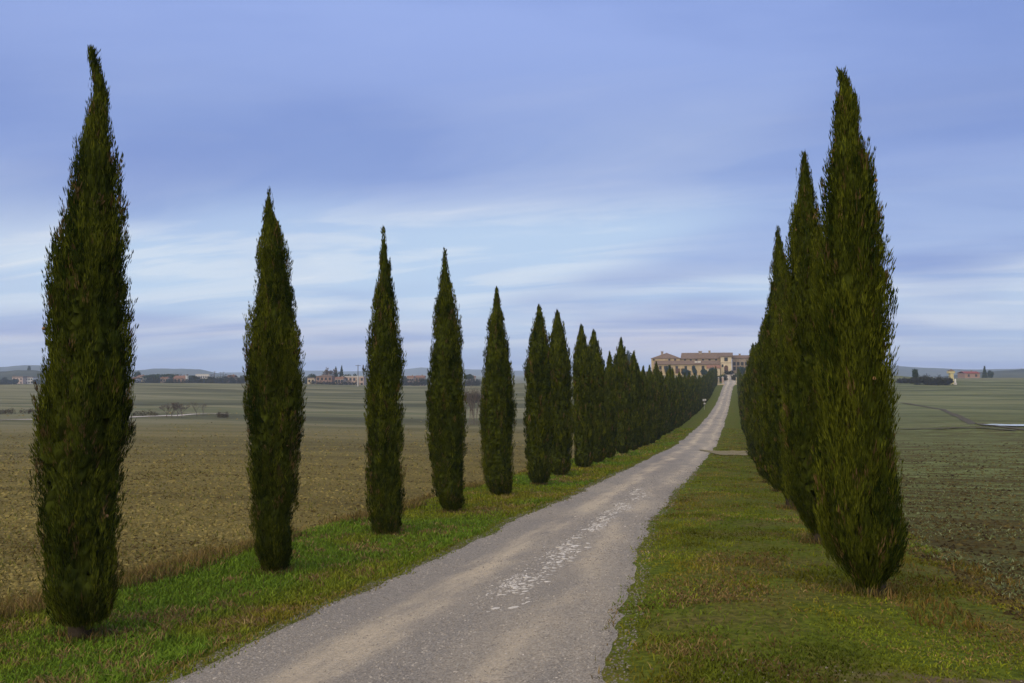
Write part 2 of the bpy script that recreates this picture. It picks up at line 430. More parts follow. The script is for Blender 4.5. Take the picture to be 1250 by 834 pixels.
fl, rl, rr, fr = field_l(YS), road_l(YS), road_r(YS), field_r(YS)
far_off = np.concatenate([[0], np.geomspace(.3, 4000, 100)])
tag(strip('field', (fl[:, None] - far_off[None])[:, ::-1], None, YS, M['field_l']), 'brown tilled field left of the cypress row', 'field', kind='structure')
tag(strip('field', fr[:, None] + far_off[None], None, YS, M['field_r']), 'dark field with pale young crop right of the cypresses', 'field', kind='structure')
tag(strip('grass_verge', cols(fl, rl, 28), None, YS, M['verge']), 'grass verge under the left row of cypresses', 'verge', kind='structure')
tag(strip('grass_verge', cols(rr, fr, 28), None, YS, M['verge']), 'wide grass verge right of the gravel road', 'verge', kind='structure')
road = tag(strip('road', cols(rl, rr, 36), None, YS, M['road'], 0, True), 'grey gravel road running to the villa', 'road', kind='structure')
offs = np.concatenate([-far_off[::-1], far_off[1:]])
tag(strip('ground', np.repeat(offs[None], len(YFAR), 0) - 3.0, None, YFAR, M['field_l']), 'far country behind the villa', 'ground', kind='structure')


def ribbon(name, pts, width, mat, lift, n=60):
    """strip laid on the terrain along world points"""
    P = np.array([p[:2] for p in pts], float); s = np.linspace(0, len(P) - 1, n)
    C = np.stack([np.interp(s, np.arange(len(P)), P[:, k]) for k in (0, 1)], 1)
    T = np.gradient(C, axis=0); T /= np.linalg.norm(T, axis=1)[:, None]; N = np.stack([-T[:, 1], T[:, 0]], 1)
    V = []
    for i in range(n):
        wv = width * (.7 + .6 * float(vn(i * .35, 1, 7))) if not hasattr(width, '__len__') else np.interp(i / (n - 1), np.linspace(0, 1, len(width)), width)
        for k in (-1, -.34, .34, 1):
            q = C[i] + N[i] * k * wv / 2; V.append((q[0], q[1], gz(*q) + lift))
    Fq = [(i * 4 + j, i * 4 + j + 1, i * 4 + j + 5, i * 4 + j + 4) for i in range(n - 1) for j in range(3)]
    return link(name, np_mesh(name, np.array(V), np.array(Fq), mat, None, True))


tag(ribbon('track', [ground_hit(x, y) for x, y in ((-60, 516), (60, 512), (160, 509.5), (215, 507.5), (276, 505.5))], 2.2, M['track'], .05), 'pale dirt track crossing the left fields by the bare bush', 'track', kind='structure')
tag(ribbon('track', [ground_hit(x, y) for x, y in ((1100, 492), (1150, 500), (1175, 511), (1200, 519), (1250, 525), (1300, 528))], 1.0, M['mud'], .05), 'dark muddy wheel track in the right field', 'track', kind='structure')
tag(ribbon('track', [ground_hit(x, y) for x, y in ((1098, 524), (1150, 524), (1200, 523), (1240, 526.5))], .5, M['mud'], .09), 'thin dark furrow in the right field below the puddle', 'track', kind='structure')
tag(ribbon('side_path', [(-1.6, 49.5), (-.5, 49.8), (1.2, 50), (3.5, 50.2), (6, 50.5)], 5.0, M['side_path'], .03), 'sandy field entrance crossing the right verge', 'path', kind='structure')
# puddle: flat irregular sheet
ang = np.linspace(0, 2 * math.pi, 40, endpoint=False)
rp = 1 + .25 * np.sin(ang * 3 + 1) + .18 * np.sin(ang * 7) + .12 * np.sin(ang * 13 + 2)
pv = [(PUD[0] + rp[i] * (2.7 * math.cos(a) * CS - 1.2 * math.sin(a) * SN), PUD[1] + rp[i] * (2.7 * math.cos(a) * SN + 1.2 * math.sin(a) * CS), PUD[2] + .10) for i, a in enumerate(ang)]
mb = MB(); mb.add([(PUD[0], PUD[1], PUD[2] + .10)] + pv, [(0, i + 1, (i + 1) % 40 + 1) for i in range(40)])
tag(mb.build('puddle', M['water']), 'bright puddle of standing water in the right field', 'puddle', kind='structure')


# ------------------------------------------------------------------ cypresses
def unit(a): return a / (np.linalg.norm(a, axis=-1, keepdims=True) + 1e-9)


def crown_mesh(name, prof, n_plume, n_sprig, sl, sw, seed, plume=(.11, .25), clumps=240):
    """prof rows: z, axis x, axis y, radius (metres above the base). Upright sprays on a lumpy spindle."""
    r = np.random.default_rng(seed); P = np.array(prof, float); P = P[np.argsort(P[:, 0])]
    z0, z1 = P[0, 0], P[-1, 0]; zz = np.linspace(z0, z1, 300)
    ax = np.interp(zz, P[:, 0], P[:, 1]); ay = np.interp(zz, P[:, 0], P[:, 2]); R = np.interp(zz, P[:, 0], P[:, 3])
    ph = r.uniform(0, 6.28, 6)
    def lob(th, z):
        return 1.03 + .035 * np.sin(3 * th + ph[0] + z * .7) + .035 * np.sin(6 * th + ph[1] - z * 1.3) + .035 * np.sin(9 * th + ph[2] + z * 2.1) + .03 * np.sin(4 * th + ph[3] + z * 3.1)
    # where the sprays start
    wgt = R + .03; cdf = np.cumsum(wgt); cdf /= cdf[-1]
    n_cl = int(clumps); zc0 = np.interp(r.random(n_cl), cdf, zz); tc0 = r.uniform(0, 2 * math.pi, n_cl); off0 = r.normal(0, .016, n_cl); tone0 = np.clip(r.normal(.1, 1, n_cl), -1.6, 2.2)
    ic = r.integers(0, n_cl, n_plume); Rc0 = np.maximum(np.interp(zc0, zz, R), .05)
    dzc = r.normal(0, .16, n_plume); dtc = r.normal(0, .062, n_plume) * (1 - .5 * np.clip(dzc / .3, -.5, 1))
    z = np.clip(zc0[ic] + dzc, z0, z1 - .01); top_ = z > z1 - .05; z[top_] = z1 - .4 * r.random(top_.sum()); th = tc0[ic] + dtc / Rc0[ic]
    free = r.random(n_plume) < .33; z[free] = np.interp(r.random(free.sum()), cdf, zz); th[free] = r.uniform(0, 6.283, free.sum())
    low = r.random(n_plume) < .10; z[low] = z0 + r.random(low.sum()) * .3; th[low] = r.uniform(0, 6.283, low.sum()); free |= low
    bul = np.where(free, -.04, off0[ic] + .026 - 5 * dtc ** 2 - .5 * dzc ** 2)
    Rz0 = np.interp(z, zz, R); Rz = Rz0 * lob(th, z) + bul * np.clip(Rz0 / .3, .15, 1); tuck = r.uniform(.0, 1, n_plume) ** 2 * np.minimum(.10, Rz * .5) + np.minimum(.05, Rz * .3)
    rad = np.maximum(Rz - tuck, .004)
    out = np.stack([np.cos(th), np.sin(th), 0 * th], 1); tan = np.stack([-np.sin(th), np.cos(th), 0 * th], 1)
    base = out * rad[:, None]; base[:, 0] += np.interp(z, zz, ax); base[:, 1] += np.interp(z, zz, ay); base[:, 2] = z
    a = np.radians(r.uniform(0, 20, n_plume)) * np.clip(Rz / .2, .25, 1); tj = r.normal(0, .15, n_plume)
    slope = np.clip(np.interp(z, zz, np.gradient(R, zz)), -.45, .25)
    d = unit(out * (np.tan(a) + slope)[:, None] + tan * tj[:, None] + np.array([0, 0, 1.0]))
    L = r.uniform(*plume, n_plume) * np.clip((z1 - z) / .3 + .55, .55, 1)
    base -= out * (slope * L * .45)[:, None]
    base[:, 2] = np.maximum(z - L * .55, z0 - .01 + .03 * r.random(n_plume))
    wild = r.random(n_plume) < .004; L[wild] *= 1.25; d[wild] = unit(d[wild] + out[wild] * .2)
    # colour of each spray: dark olive green, some yellower, few brown
    hue = np.clip(.5 + .16 * r.normal(size=n_plume) + .32 * np.where(free, -.4, tone0[ic]) + .5 * (vn(th * 1.6 + 9, z * .9, seed) - .5), 0, 1.4)  # recessed sprays between clumps coloured darker: shade of the gaps painted in
    c0 = np.array([.014, .024, .003]); c1 = np.array([.088, .098, .008]); pc = c0 + (c1 - c0) * hue[:, None]
    pc *= r.uniform(.68, 1.15, n_plume)[:, None]
    br = r.random(n_plume) < .03 + .10 * (vn(th * 1.3 + 3, z * 1.1, seed + 7) > .72); pc[br] = np.array([.11, .07, .026]) * r.uniform(.6, 1.3, br.sum())[:, None]
    # sprigs on the sprays
    N = n_plume * n_sprig; ip = np.repeat(np.arange(n_plume), n_sprig); s = r.random(N)
    dp = d[ip]; jit = unit(r.normal(size=(N, 3))); jit -= dp * (jit * dp).sum(1)[:, None]
    pos = base[ip] + dp * (L[ip] * s)[:, None] + jit * (.028 * (1 - s) + .006)[:, None] * min(1.3, sl / .075)
    sd = unit(dp + jit * r.uniform(.03, .24, N)[:, None]); ln = sl * r.uniform(.55, 1.25, N) * (1 - .25 * s)
    side = unit(np.cross(sd, unit(r.normal(size=(N, 3))))) * (sw * r.uniform(.6, 1.2, N) * .5)[:, None]
    mid = pos + sd * (ln * .42)[:, None]
    V = np.stack([pos, mid + side, pos + sd * ln[:, None], mid - side], 1).reshape(-1, 3)
    C = np.repeat(pc[ip] * r.uniform(.7, 1.35, N)[:, None], 4, 0)
    Fq = np.arange(N * 4).reshape(-1, 4)
    # inner body of packed shoots
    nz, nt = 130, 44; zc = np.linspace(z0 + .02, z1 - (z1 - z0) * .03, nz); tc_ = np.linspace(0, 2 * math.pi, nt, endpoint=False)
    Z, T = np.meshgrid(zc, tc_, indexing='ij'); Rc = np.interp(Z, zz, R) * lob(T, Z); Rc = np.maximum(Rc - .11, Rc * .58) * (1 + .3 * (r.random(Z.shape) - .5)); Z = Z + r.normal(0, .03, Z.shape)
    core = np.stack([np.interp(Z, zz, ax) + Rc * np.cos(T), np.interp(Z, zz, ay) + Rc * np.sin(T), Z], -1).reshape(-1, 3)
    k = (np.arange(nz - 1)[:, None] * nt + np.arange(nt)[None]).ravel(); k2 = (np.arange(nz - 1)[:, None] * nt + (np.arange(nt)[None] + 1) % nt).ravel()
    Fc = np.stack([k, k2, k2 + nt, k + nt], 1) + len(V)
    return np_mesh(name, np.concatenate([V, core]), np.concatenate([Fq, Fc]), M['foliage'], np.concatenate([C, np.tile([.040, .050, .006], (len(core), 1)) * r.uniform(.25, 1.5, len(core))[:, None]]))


def trunk_mesh(name, H, r0, seed):
    r = random.Random(seed); mb = MB()
    pts = [(0, 0, -.06), (0, 0, .04), (r.uniform(-.01, .01), r.uniform(-.01, .01), .25), (r.uniform(-.03, .03), r.uniform(-.03, .03), H * .4), (0, 0, H * .8)]
    mb.tube(pts, [r0 * 1.25, r0 * 1.1, r0, r0 * .6, r0 * .15], 9)
    for _ in range(9):
        z = r.uniform(.18, H * .45); a = r.uniform(0, 6.28); l = r.uniform(.12, .22); q = (math.cos(a) * l, math.sin(a) * l)
        mb.tube([(0, 0, z), (q[0] * .6, q[1] * .6, z + .12), (q[0], q[1], z + .4)], [r0 * .3, r0 * .2, .006], 5)
    return mb.mesh(name, M['bark'], True)


def prof_px(rows, d, base_px):
    """outline rows (y, left x, right x) in photo pixels, tree standing at level depth d -> metres"""
    s = d / F; bx, by = base_px; out = []
    for y, xl, xr in rows: out.append(((by - y) * s, ((xl + xr) / 2 - bx) * s, 0.0, max((xr - xl) / 2 * s, .006)))
    return out


def prof_generic(H, Rm, seed):
    r = np.random.default_rng(seed); t = np.array([.012, .05, .09, .15, .25, .35, .45, .55, .65, .75, .84, .91, .96, 1.0])
    R = np.array([.60, .80, .92, .98, 1.0, 1.02, 1.02, 1.01, .97, .87, .69, .46, .24, .03]) * Rm * r.uniform(.92, 1.08, 14)
    lx, ly = r.normal(0, .05, 2); return [(H * a, lx * a * a + r.normal(0, .012), ly * a * a + r.normal(0, .012), max(b, .006)) for a, b in zip(t, R)]


T1 = [(62, 101, 104), (75, 102, 110), (98, 101, 124), (112, 102, 128), (146, 93, 132), (170, 85, 137), (203, 80, 145), (242, 74, 145), (280, 69, 149), (318, 59, 154), (362, 56, 157), (405, 55, 156), (443, 55, 160), (478, 50, 160), (511, 49, 161),
      (550, 49, 158), (574, 51, 152), (622, 53, 153), (641, 54, 156), (670, 54, 151), (708, 58, 152), (727, 66, 150), (742, 75, 144), (752, 83, 134), (764, 92, 124)]
T2 = [(235, 325, 328), (256, 319, 332), (280, 313, 344), (310, 309, 355), (340, 308, 359), (388, 302, 367), (430, 298, 373), (460, 298, 373), (508, 299, 374), (556, 302, 369), (604, 305, 368), (640, 308, 365), (670, 313, 362), (686, 318, 357), (696, 326, 350)]
T3 = [(281, 466, 469), (310, 461, 474), (340, 458, 482), (376, 452, 487), (406, 449, 491), (448, 445, 494), (502, 444, 494), (556, 445, 494), (592, 446, 495), (628, 450, 494), (646, 457, 491), (655, 465, 485)]
T4 = [(307, 540, 544), (329, 537, 548), (355, 532, 556), (376, 528, 560), (420, 525, 566), (454, 521, 568), (484, 518, 569), (532, 520, 570), (571, 524, 570), (601, 529, 570), (618, 538, 567), (628, 546, 560)]
T5 = [(353, 604, 608), (372, 599, 614), (398, 593, 619), (433, 589, 624), (471, 586, 629), (515, 585, 629), (549, 586, 628), (584, 589, 629), (598, 596, 625), (604, 603, 618)]
R1 = [(90, 1030, 1033), (107, 1026, 1048), (126, 1017, 1057), (157, 1014, 1058), (170, 1013, 1060), (184, 1009, 1069), (207, 1006, 1075), (234, 1005, 1077), (272, 1003, 1082), (310, 1000, 1086), (349, 997, 1088), (387, 994, 1090), (440, 992, 1091), (519, 992, 1091), (558, 991, 1095),
      (598, 990, 1099), (637, 992, 1100), (657, 998, 1098), (677, 1006, 1095), (693, 1022, 1088), (704, 1036, 1078), (710, 1048, 1070)]
R2 = [(187, 985, 988), (203, 978, 993), (226, 974, 999), (245, 970, 1003), (264, 964, 1007), (295, 961, 1012), (349, 957, 1020), (440, 954, 1026), (519, 952, 1030), (598, 954, 1030), (621, 966, 1026), (637, 978, 1018), (648, 988, 1008)]
R3 = [(280, 949, 953), (303, 945, 961), (326, 940, 967), (368, 936, 976), (399, 933, 982), (440, 931, 986), (519, 930, 988), (558, 931, 988), (578, 938, 984), (600, 950, 976), (608, 958, 968)]
ORD = ['', 'nearest', 'second', 'third', 'fourth', 'fifth', 'sixth', 'seventh', 'eighth', 'ninth', 'tenth', 'eleventh', 'twelfth', 'thirteenth', 'fourteenth', 'fifteenth', 'sixteenth', 'seventeenth', 'eighteenth', 'nineteenth']
TENS = {2: 'twent', 3: 'thirt', 4: 'fort', 5: 'fift', 6: 'sixt', 7: 'sevent', 8: 'eight'}
def ordinal(n):
    if n < 20: return ORD[n]
    t_, u_ = divmod(n, 10); return TENS[t_] + 'ieth' if u_ == 0 else TENS[t_] + 'y-' + ('first' if u_ == 1 else ORD[u_])


def tree_unique(rows, X, bpx, det, seed, label, group, name='cypress_tree', foot=.03, girth=.10, boost=.035, slim=.008):
    """X: row distance from the camera's line; the base pixel column fixes the depth"""
    k = (bpx[0] - CXP) / F; Y = X * (CS + k * SN) / (k * CS - SN); z = gz(X, Y); d = depth(X, Y)
    s = d / F; zbase = at(bpx[0], bpx[1], d)[2]; dz = zbase - z
    rr_ = prof_px(rows, d, bpx); rr_ = [(a + dz, b, c_, e) for a, b, c_, e in rr_]
    rr_ = [q for q in rr_ if q[0] > foot + .08]; rr_.append((foot, rr_[-1][1], 0, rr_[-1][3] * .9))
    rr_ = [(a, b, c_, max(e - .014 - .03 * min(1, e / .2) + boost * (1 - float(sstep(.25, .8, a))) - slim * (1 - float(sstep(.8, 3.0, a))), .006)) for a, b, c_, e in rr_]
    o = empty(name, (X, Y, z), YAW); n_p, n_s, sl, sw = det
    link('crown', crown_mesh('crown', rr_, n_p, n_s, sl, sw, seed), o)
    link('trunk', trunk_mesh('trunk', max(q[0] for q in rr_), girth, seed), o)
    tag(o, label, 'cypress', group); return o


GL, GR = 'cypresses left of the road', 'cypresses right of the road'
XL, XR = -6.41, 1.1
HI, MI = (6000, 17, .078, .0092), (3700, 15, .092, .013)
tree_unique(T1, XL, (105, 775), HI, 1, 'nearest and tallest-looking cypress of the left row, brown trunk base showing', GL, foot=.15, girth=.10, boost=.045)
tree_unique(T2, XL, (340, 700), HI, 2, 'second cypress of the left row, ragged twigs on its left side', GL)
tree_unique(T3, XL, (475, 657), MI, 3, 'third cypress of the left row, slim with a straight pointed tip', GL)
tree_unique(T4, XL, (552, 631), MI, 4, 'fourth cypress of the left row, shoulder on its left side halfway up', GL)
tree_unique(T5, XL, (612, 607), MI, 5, 'fifth cypress of the left row, evenly spindle-shaped', GL)
tree_unique(R1, 1.15, (1060, 712), HI, 6, 'big dark nearest cypress of the right row', GR, boost=.045, slim=.018)
tree_unique(R2, 1.1, (998, 652), HI, 7, 'second cypress of the right row, slim tip left of the big one', GR)
tree_unique(R3, 1.1, (963, 613), MI, 8, 'third cypress of the right row, partly hidden, small tip at far left', GR)

# further trees share a handful of crowns
mid_m = [(crown_mesh('crown', prof_generic(6.0, .455, 20 + i), 1600, 14, .15, .022, 20 + i, (.14, .30)), trunk_mesh('trunk', 5.6, .09, 20 + i)) for i in range(5)]
far_m = [(crown_mesh('crown', prof_generic(6.0, .47, 40 + i), 560, 9, .26, .05, 40 + i, (.18, .36)), trunk_mesh('trunk', 5.6, .09, 40 + i)) for i in range(4)]


def tree_copy(X, Y, H, meshes, label, group, rz, wide=1.0):
    o = empty('cypress_tree', (X, Y, gz(X, Y)), rz); s = H / 6.0; o.scale = (s * wide, s * wide, s)
    link('crown', meshes[0], o); link('trunk', meshes[1], o); return tag(o, label, 'cypress', group)


yl = [(792 / (VPX - x) * 8.02 - 1.77) / CS for x in (653, 683, 709, 728, 743, 757, 770)]
hl = [5.95, 6.3, 6.2, 6.4, 5.6, 6.75, 6.4]
yy = yl[-1]
while yy < 277: yy += random.uniform(3.6, 4.2); yl.append(yy); hl.append(random.uniform(5.7, 6.7))
for i, (Y, H) in enumerate(zip(yl, hl)):
    n = i + 6
    look = ['close behind its neighbour', 'in the dark line of trees', 'standing shoulder to shoulder'][i % 3]
    extra = {10: 'shorter than both its neighbours', 11: 'rising above its neighbours'}.get(n, look)
    tree_copy(XL + random.uniform(-.12, .12), Y, H, random.choice(mid_m if Y < 75 else far_m), f'{ordinal(n)} cypress of the left row counting from the camera, {extra}', GL, random.uniform(0, 6.28), random.uniform(.95, 1.1))
yr = [22.6, 27.0, 31.3, 35.6, 39.8, 44.0]
yy = 53.5
while yy < 277: yr.append(yy); yy += random.uniform(3.8, 4.4)
for i, Y in enumerate(yr):
    n = i + 4
    tree_copy(1.15 + random.uniform(-.1, .1), Y, random.uniform(5.6, 6.4), random.choice(mid_m if Y < 60 else far_m), f'{ordinal(n)} cypress of the right row counting from the camera', GR, random.uniform(0, 6.28), random.uniform(.95, 1.1))

# ------------------------------------------------------------------ loose cover: grass, straw, clods, gravel (uncountable)
def in_view(X, Y, pad=.06):
    d = depth(X, Y); k = (CS * X + SN * Y) / np.maximum(d, .1)
    return (d > 2.4) & (np.abs(k) < 625 / F + pad)


def scatter(n, ya, yb, fa, fb, power=1.0, seed=0):
    """points between X=fa(Y) and fb(Y), denser near the camera"""
    r = np.random.default_rng(seed); u = r.random(n)
    Y = ya * (yb / ya) ** u if power == 1 else ((ya ** -.7) + u * (yb ** -.7 - ya ** -.7)) ** (-1 / .7)
    v = r.random(n); a, b = fa(Y), fb(Y); X = a + (b - a) * v; k = in_view(X, Y); return X[k], Y[k], v[k], r


def blades(name, X, Y, h, wd, colr, lean, r, label, cat, mat='grass'):
    n = len(X); Z = terrain(X, Y) - .004; a = r.uniform(0, 6.28, n); ln = r.normal(0, 1, (n, 2)) * lean[:, None] if hasattr(lean, '__len__') else r.normal(0, 1, (n, 2)) * lean
    sx, sy = np.cos(a) * wd / 2, np.sin(a) * wd / 2; P = np.stack([X, Y, Z], 1); V = np.empty((n, 5, 3))
    V[:, 0] = P + np.stack([-sx, -sy, 0 * sx], 1); V[:, 1] = P + np.stack([sx, sy, 0 * sx], 1)
    m = P + np.stack([ln[:, 0] * h * .35, ln[:, 1] * h * .35, h * .6], 1)
    V[:, 2] = m + np.stack([sx, sy, 0 * sx], 1) * .7; V[:, 3] = m - np.stack([sx, sy, 0 * sx], 1) * .7
    V[:, 4] = P + np.stack([ln[:, 0] * h, ln[:, 1] * h, h * .95], 1)
    i = np.arange(n)[:, None] * 5; Ft = np.concatenate([i + [[0, 1, 2]], i + [[0, 2, 3]], i + [[3, 2, 4]]])
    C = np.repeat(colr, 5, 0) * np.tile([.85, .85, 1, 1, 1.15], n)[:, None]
    return tag(link(name, np_mesh(name, V.reshape(-1, 3), Ft, M[mat], C)), label, cat, kind='stuff')


OCT = np.array([(1, 0, -.4), (-1, 0, -.4), (0, 1, -.4), (0, -1, -.4), (.15, .1, .9)], float)   # open underneath, bedded in the ground
OCTF = np.array([(0, 2, 4), (2, 1, 4), (1, 3, 4), (3, 0, 4)])


def lumps(name, X, Y, size, colr, flat, r, label, cat, sink=.3):
    n = len(X); S = size[:, None] * r.uniform(.6, 1.3, (n, 3)) * np.array([1, 1, flat]); a = r.uniform(0, 6.28, n)
    v = OCT[None] * S[:, None] + r.normal(0, .16, (n, 5, 3)) * size[:, None, None] * np.array([1, 1, flat])
    c, s = np.cos(a)[:, None], np.sin(a)[:, None]
    Z = terrain(X, Y) + size * flat * (.5 - sink)
    V = np.stack([v[..., 0] * c - v[..., 1] * s + X[:, None], v[..., 0] * s + v[..., 1] * c + Y[:, None], v[..., 2] + Z[:, None]], -1)
    Ft = (np.arange(n)[:, None, None] * 5 + OCTF[None]).reshape(-1, 3)
    return tag(link(name, np_mesh(name, V.reshape(-1, 3), Ft, M['loose'], np.repeat(colr, 5, 0))), label, cat, kind='stuff')


def lerp3(a, b, f): return np.array(a)[None] + (np.array(b) - np.array(a))[None] * np.clip(f, 0, 1)[:, None]


GREEN, LUSH, OLIVE, STRAW, BROWN = (.12, .15, .010), (.10, .16, .015), (.165, .145, .016), (.26, .19, .08), (.13, .075, .025)


def grass_col(X, Y, r, lush=.4, dry=.5):
    n = len(X); p = fbm(X * .9, Y * .55, 71, 4); q = fbm(X * .45 + 7, Y * .35, 75, 3); e = fbm(X * 3, Y * 3, 77, 2)
    C = lerp3(GREEN, OLIVE, (p - .38) * 4); L = lerp3(GREEN, LUSH, np.ones(n)); f = np.clip((q - .5) * 6 + lush, 0, 1)[:, None]; C = C * (1 - f) + L * f
    dm = np.clip((e - .5) * 3 + (p - .5) * 2.5 + dry - .35, 0, .9); k = r.random(n) < dm * .7
    C[k] = lerp3(STRAW, BROWN, r.random(k.sum())); return C * r.uniform(.6, 1.35, n)[:, None]


# left verge
X, Y, v, r = scatter(125000, 3.6, 90, lambda y: field_l(y) - .2, lambda y: road_l(y) + .12, 2, 101)
edge = np.clip((road_l(Y) - X) / .5, 0, 1); bare = fbm(X * 1.3, Y * 1.3, 81); k = (r.random(len(X)) < .15 + .85 * edge) & ((bare < .62) | (edge > .5)); X, Y, edge = X[k], Y[k], edge[k]; d = depth(X, Y)
h = (.024 + .042 * edge * fbm(X * .8, Y * .8, 83) ** 1.3 * 1.7) * r.uniform(.6, 1.5, len(X)) * (1 + d * .006)
C = 1.2 * grass_col(X, Y, r, .45, .30); lowe = (edge < .6); C[lowe] = C[lowe] * .5 + np.array(OLIVE) * .45
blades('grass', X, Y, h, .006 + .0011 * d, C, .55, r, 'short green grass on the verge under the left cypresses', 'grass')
# right verge: mossy, patchy, drier
X, Y, v, r = scatter(155000, 2.6, 90, lambda y: road_r(y) - .1, lambda y: field_r(y) + .5, 2, 103)
edge = np.clip((X - road_r(Y)) / .35, 0, 1); bare = fbm(X * 1.1, Y * 1.1, 85, 4)
dirt = np.clip((X - .25) / .6, 0, 1) * np.clip((5.5 - Y + .25 * np.sin(X * 5)) / .5, 0, 1)
k = (r.random(len(X)) < .12 + .88 * edge) & (r.random(len(X)) < 1 - .85 * np.clip((bare - .53) * 9, 0, 1)) & (r.random(len(X)) > dirt * .8); X, Y, edge = X[k], Y[k], edge[k]; d = depth(X, Y)
h = (.012 + .03 * fbm(X * .8, Y * .8, 87) ** 1.5) * r.uniform(.5, 1.6, len(X)) * (1 + d * .006)
C = grass_col(X, Y, r, -.25, .62); C = (C * .78 + .22 * np.array((.15, .115, .012))) * (.30 + 1.55 * fbm(X * 1.7, Y * 1.1, 88, 4) ** 1.15)[:, None]  # mottling: dark moss patches, plus sunlit spots painted into the blade colour
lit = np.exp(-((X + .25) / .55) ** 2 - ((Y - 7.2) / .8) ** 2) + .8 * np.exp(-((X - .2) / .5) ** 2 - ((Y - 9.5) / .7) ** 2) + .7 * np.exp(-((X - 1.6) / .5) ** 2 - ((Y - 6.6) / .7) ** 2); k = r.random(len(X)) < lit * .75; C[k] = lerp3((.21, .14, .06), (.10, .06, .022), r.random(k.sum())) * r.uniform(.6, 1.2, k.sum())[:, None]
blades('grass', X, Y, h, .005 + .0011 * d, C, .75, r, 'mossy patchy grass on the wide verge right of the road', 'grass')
pp = [(.45, 4.3), (1.0, 4.15), (1.8, 4.1), (2.9, 4.3), (2.6, 5.0), (1.9, 5.35), (1.2, 5.2), (.7, 5.25), (.35, 4.9)]; cxp, cyp = 1.5, 4.7; V_, F_2 = [], []
for j, q in enumerate((0, .4, .75, 1.0)):
    for i in range(54):
        u_ = i / 54 * 9; i0 = int(u_) % 9; f_ = u_ - int(u_); x_ = pp[i0][0] * (1 - f_) + pp[(i0 + 1) % 9][0] * f_; y_ = pp[i0][1] * (1 - f_) + pp[(i0 + 1) % 9][1] * f_; w_ = 1 + .16 * (float(vn(i * .9, 3, 5)) - .5) * q
        V_.append((cxp + (x_ - cxp) * q * w_, cyp + (y_ - cyp) * q * w_, gz(cxp + (x_ - cxp) * q * w_, cyp + (y_ - cyp) * q * w_) + .006 - .008 * (q == 1.0)))
F_2 = [(j * 54 + i, (j + 1) * 54 + i, (j + 1) * 54 + (i + 1) % 54, j * 54 + (i + 1) % 54) for j in range(3) for i in range(54)]
tag(link('bare_soil', np_mesh('bare_soil', np.array(V_), np.array(F_2), M['bare'], None, True)), 'bare stony soil at the near right corner', 'soil', kind='structure')
# dry tall grass along the field edges and round the trunks
X, Y, v, r = scatter(26000, 3.6, 60, lambda y: field_l(y) - .55, lambda y: field_l(y) + .45, 2, 105); d = depth(X, Y)
k = (fbm(X * .7, Y * .5, 89) > .46) & (r.random(len(X)) < .75); X, Y, d = X[k], Y[k], d[k]
blades('dry_grass', X, Y, r.uniform(.05, .20, len(X)), .005 + .001 * d, lerp3((.20, .13, .05), (.12, .10, .022), r.random(len(X))) * r.uniform(.6, 1.3, len(X))[:, None], .4, r, 'tall dry brown grass along the edge of the left field', 'dry grass')
X, Y, v, r = scatter(26000, 3.0, 45, lambda y: field_r(y) - .9, lambda y: field_r(y) + .6, 2, 107); d = depth(X, Y)
k = (fbm(X * .9, Y * .7, 91) > .46) & (r.random(len(X)) < .6); X, Y, d = X[k], Y[k], d[k]
blades('dry_grass', X, Y, r.uniform(.02, .09, len(X)), .005 + .001 * d, lerp3((.15, .085, .024), (.11, .11, .014), r.random(len(X)) ** 1.3) * r.uniform(.6, 1.3, len(X))[:, None], .5, r, 'rusty dry grass between the right cypresses and the field', 'dry grass')
trunks = [(o.location.x, o.location.y) for o in col.objects if o.name.startswith('cypress_tree') and o.location.y < 32]
rt = np.random.default_rng(5); bx, by = [], []
for (x, y) in trunks:
    a = rt.uniform(0, 6.28, 420); q = np.abs(rt.normal(.17, .09, 420)); bx.append(x + np.cos(a) * q); by.append(y + np.sin(a) * q)
X, Y = np.concatenate(bx), np.concatenate(by); d = depth(X, Y)
blades('dry_grass', X, Y, rt.uniform(.03, .13, len(X)), .005 + .0006 * d, lerp3((.20, .12, .045), (.085, .10, .018), rt.random(len(X))) * rt.uniform(.5, 1.25, len(X))[:, None], .4, rt, 'dry tufts round the feet of the nearer cypresses', 'dry grass')

X, Y = np.concatenate([x + rt.normal(0, .38, 150) for x, y in trunks]), np.concatenate([y + rt.normal(0, .38, 150) for x, y in trunks])
lumps('leaf_litter', X, Y, rt.uniform(.006, .022, len(X)), lerp3((.06, .038, .014), (.19, .12, .045), rt.random(len(X))), .5, rt, 'brown litter fallen round the nearer cypresses', 'litter')
X, Y, v, r = scatter(900, 3.8, 28, lambda y: field_l(y) - .3, lambda y: road_l(y) - .2, 2, 108); k = r.random(len(X)) < .5; X, Y = X[k], Y[k]
blades('dry_stalks', X, Y, r.uniform(.10, .26, len(X)), .006, lerp3((.20, .14, .06), (.10, .06, .025), r.random(len(X))), .25, r, 'thin dead stalks standing in the left verge', 'dry stalks')
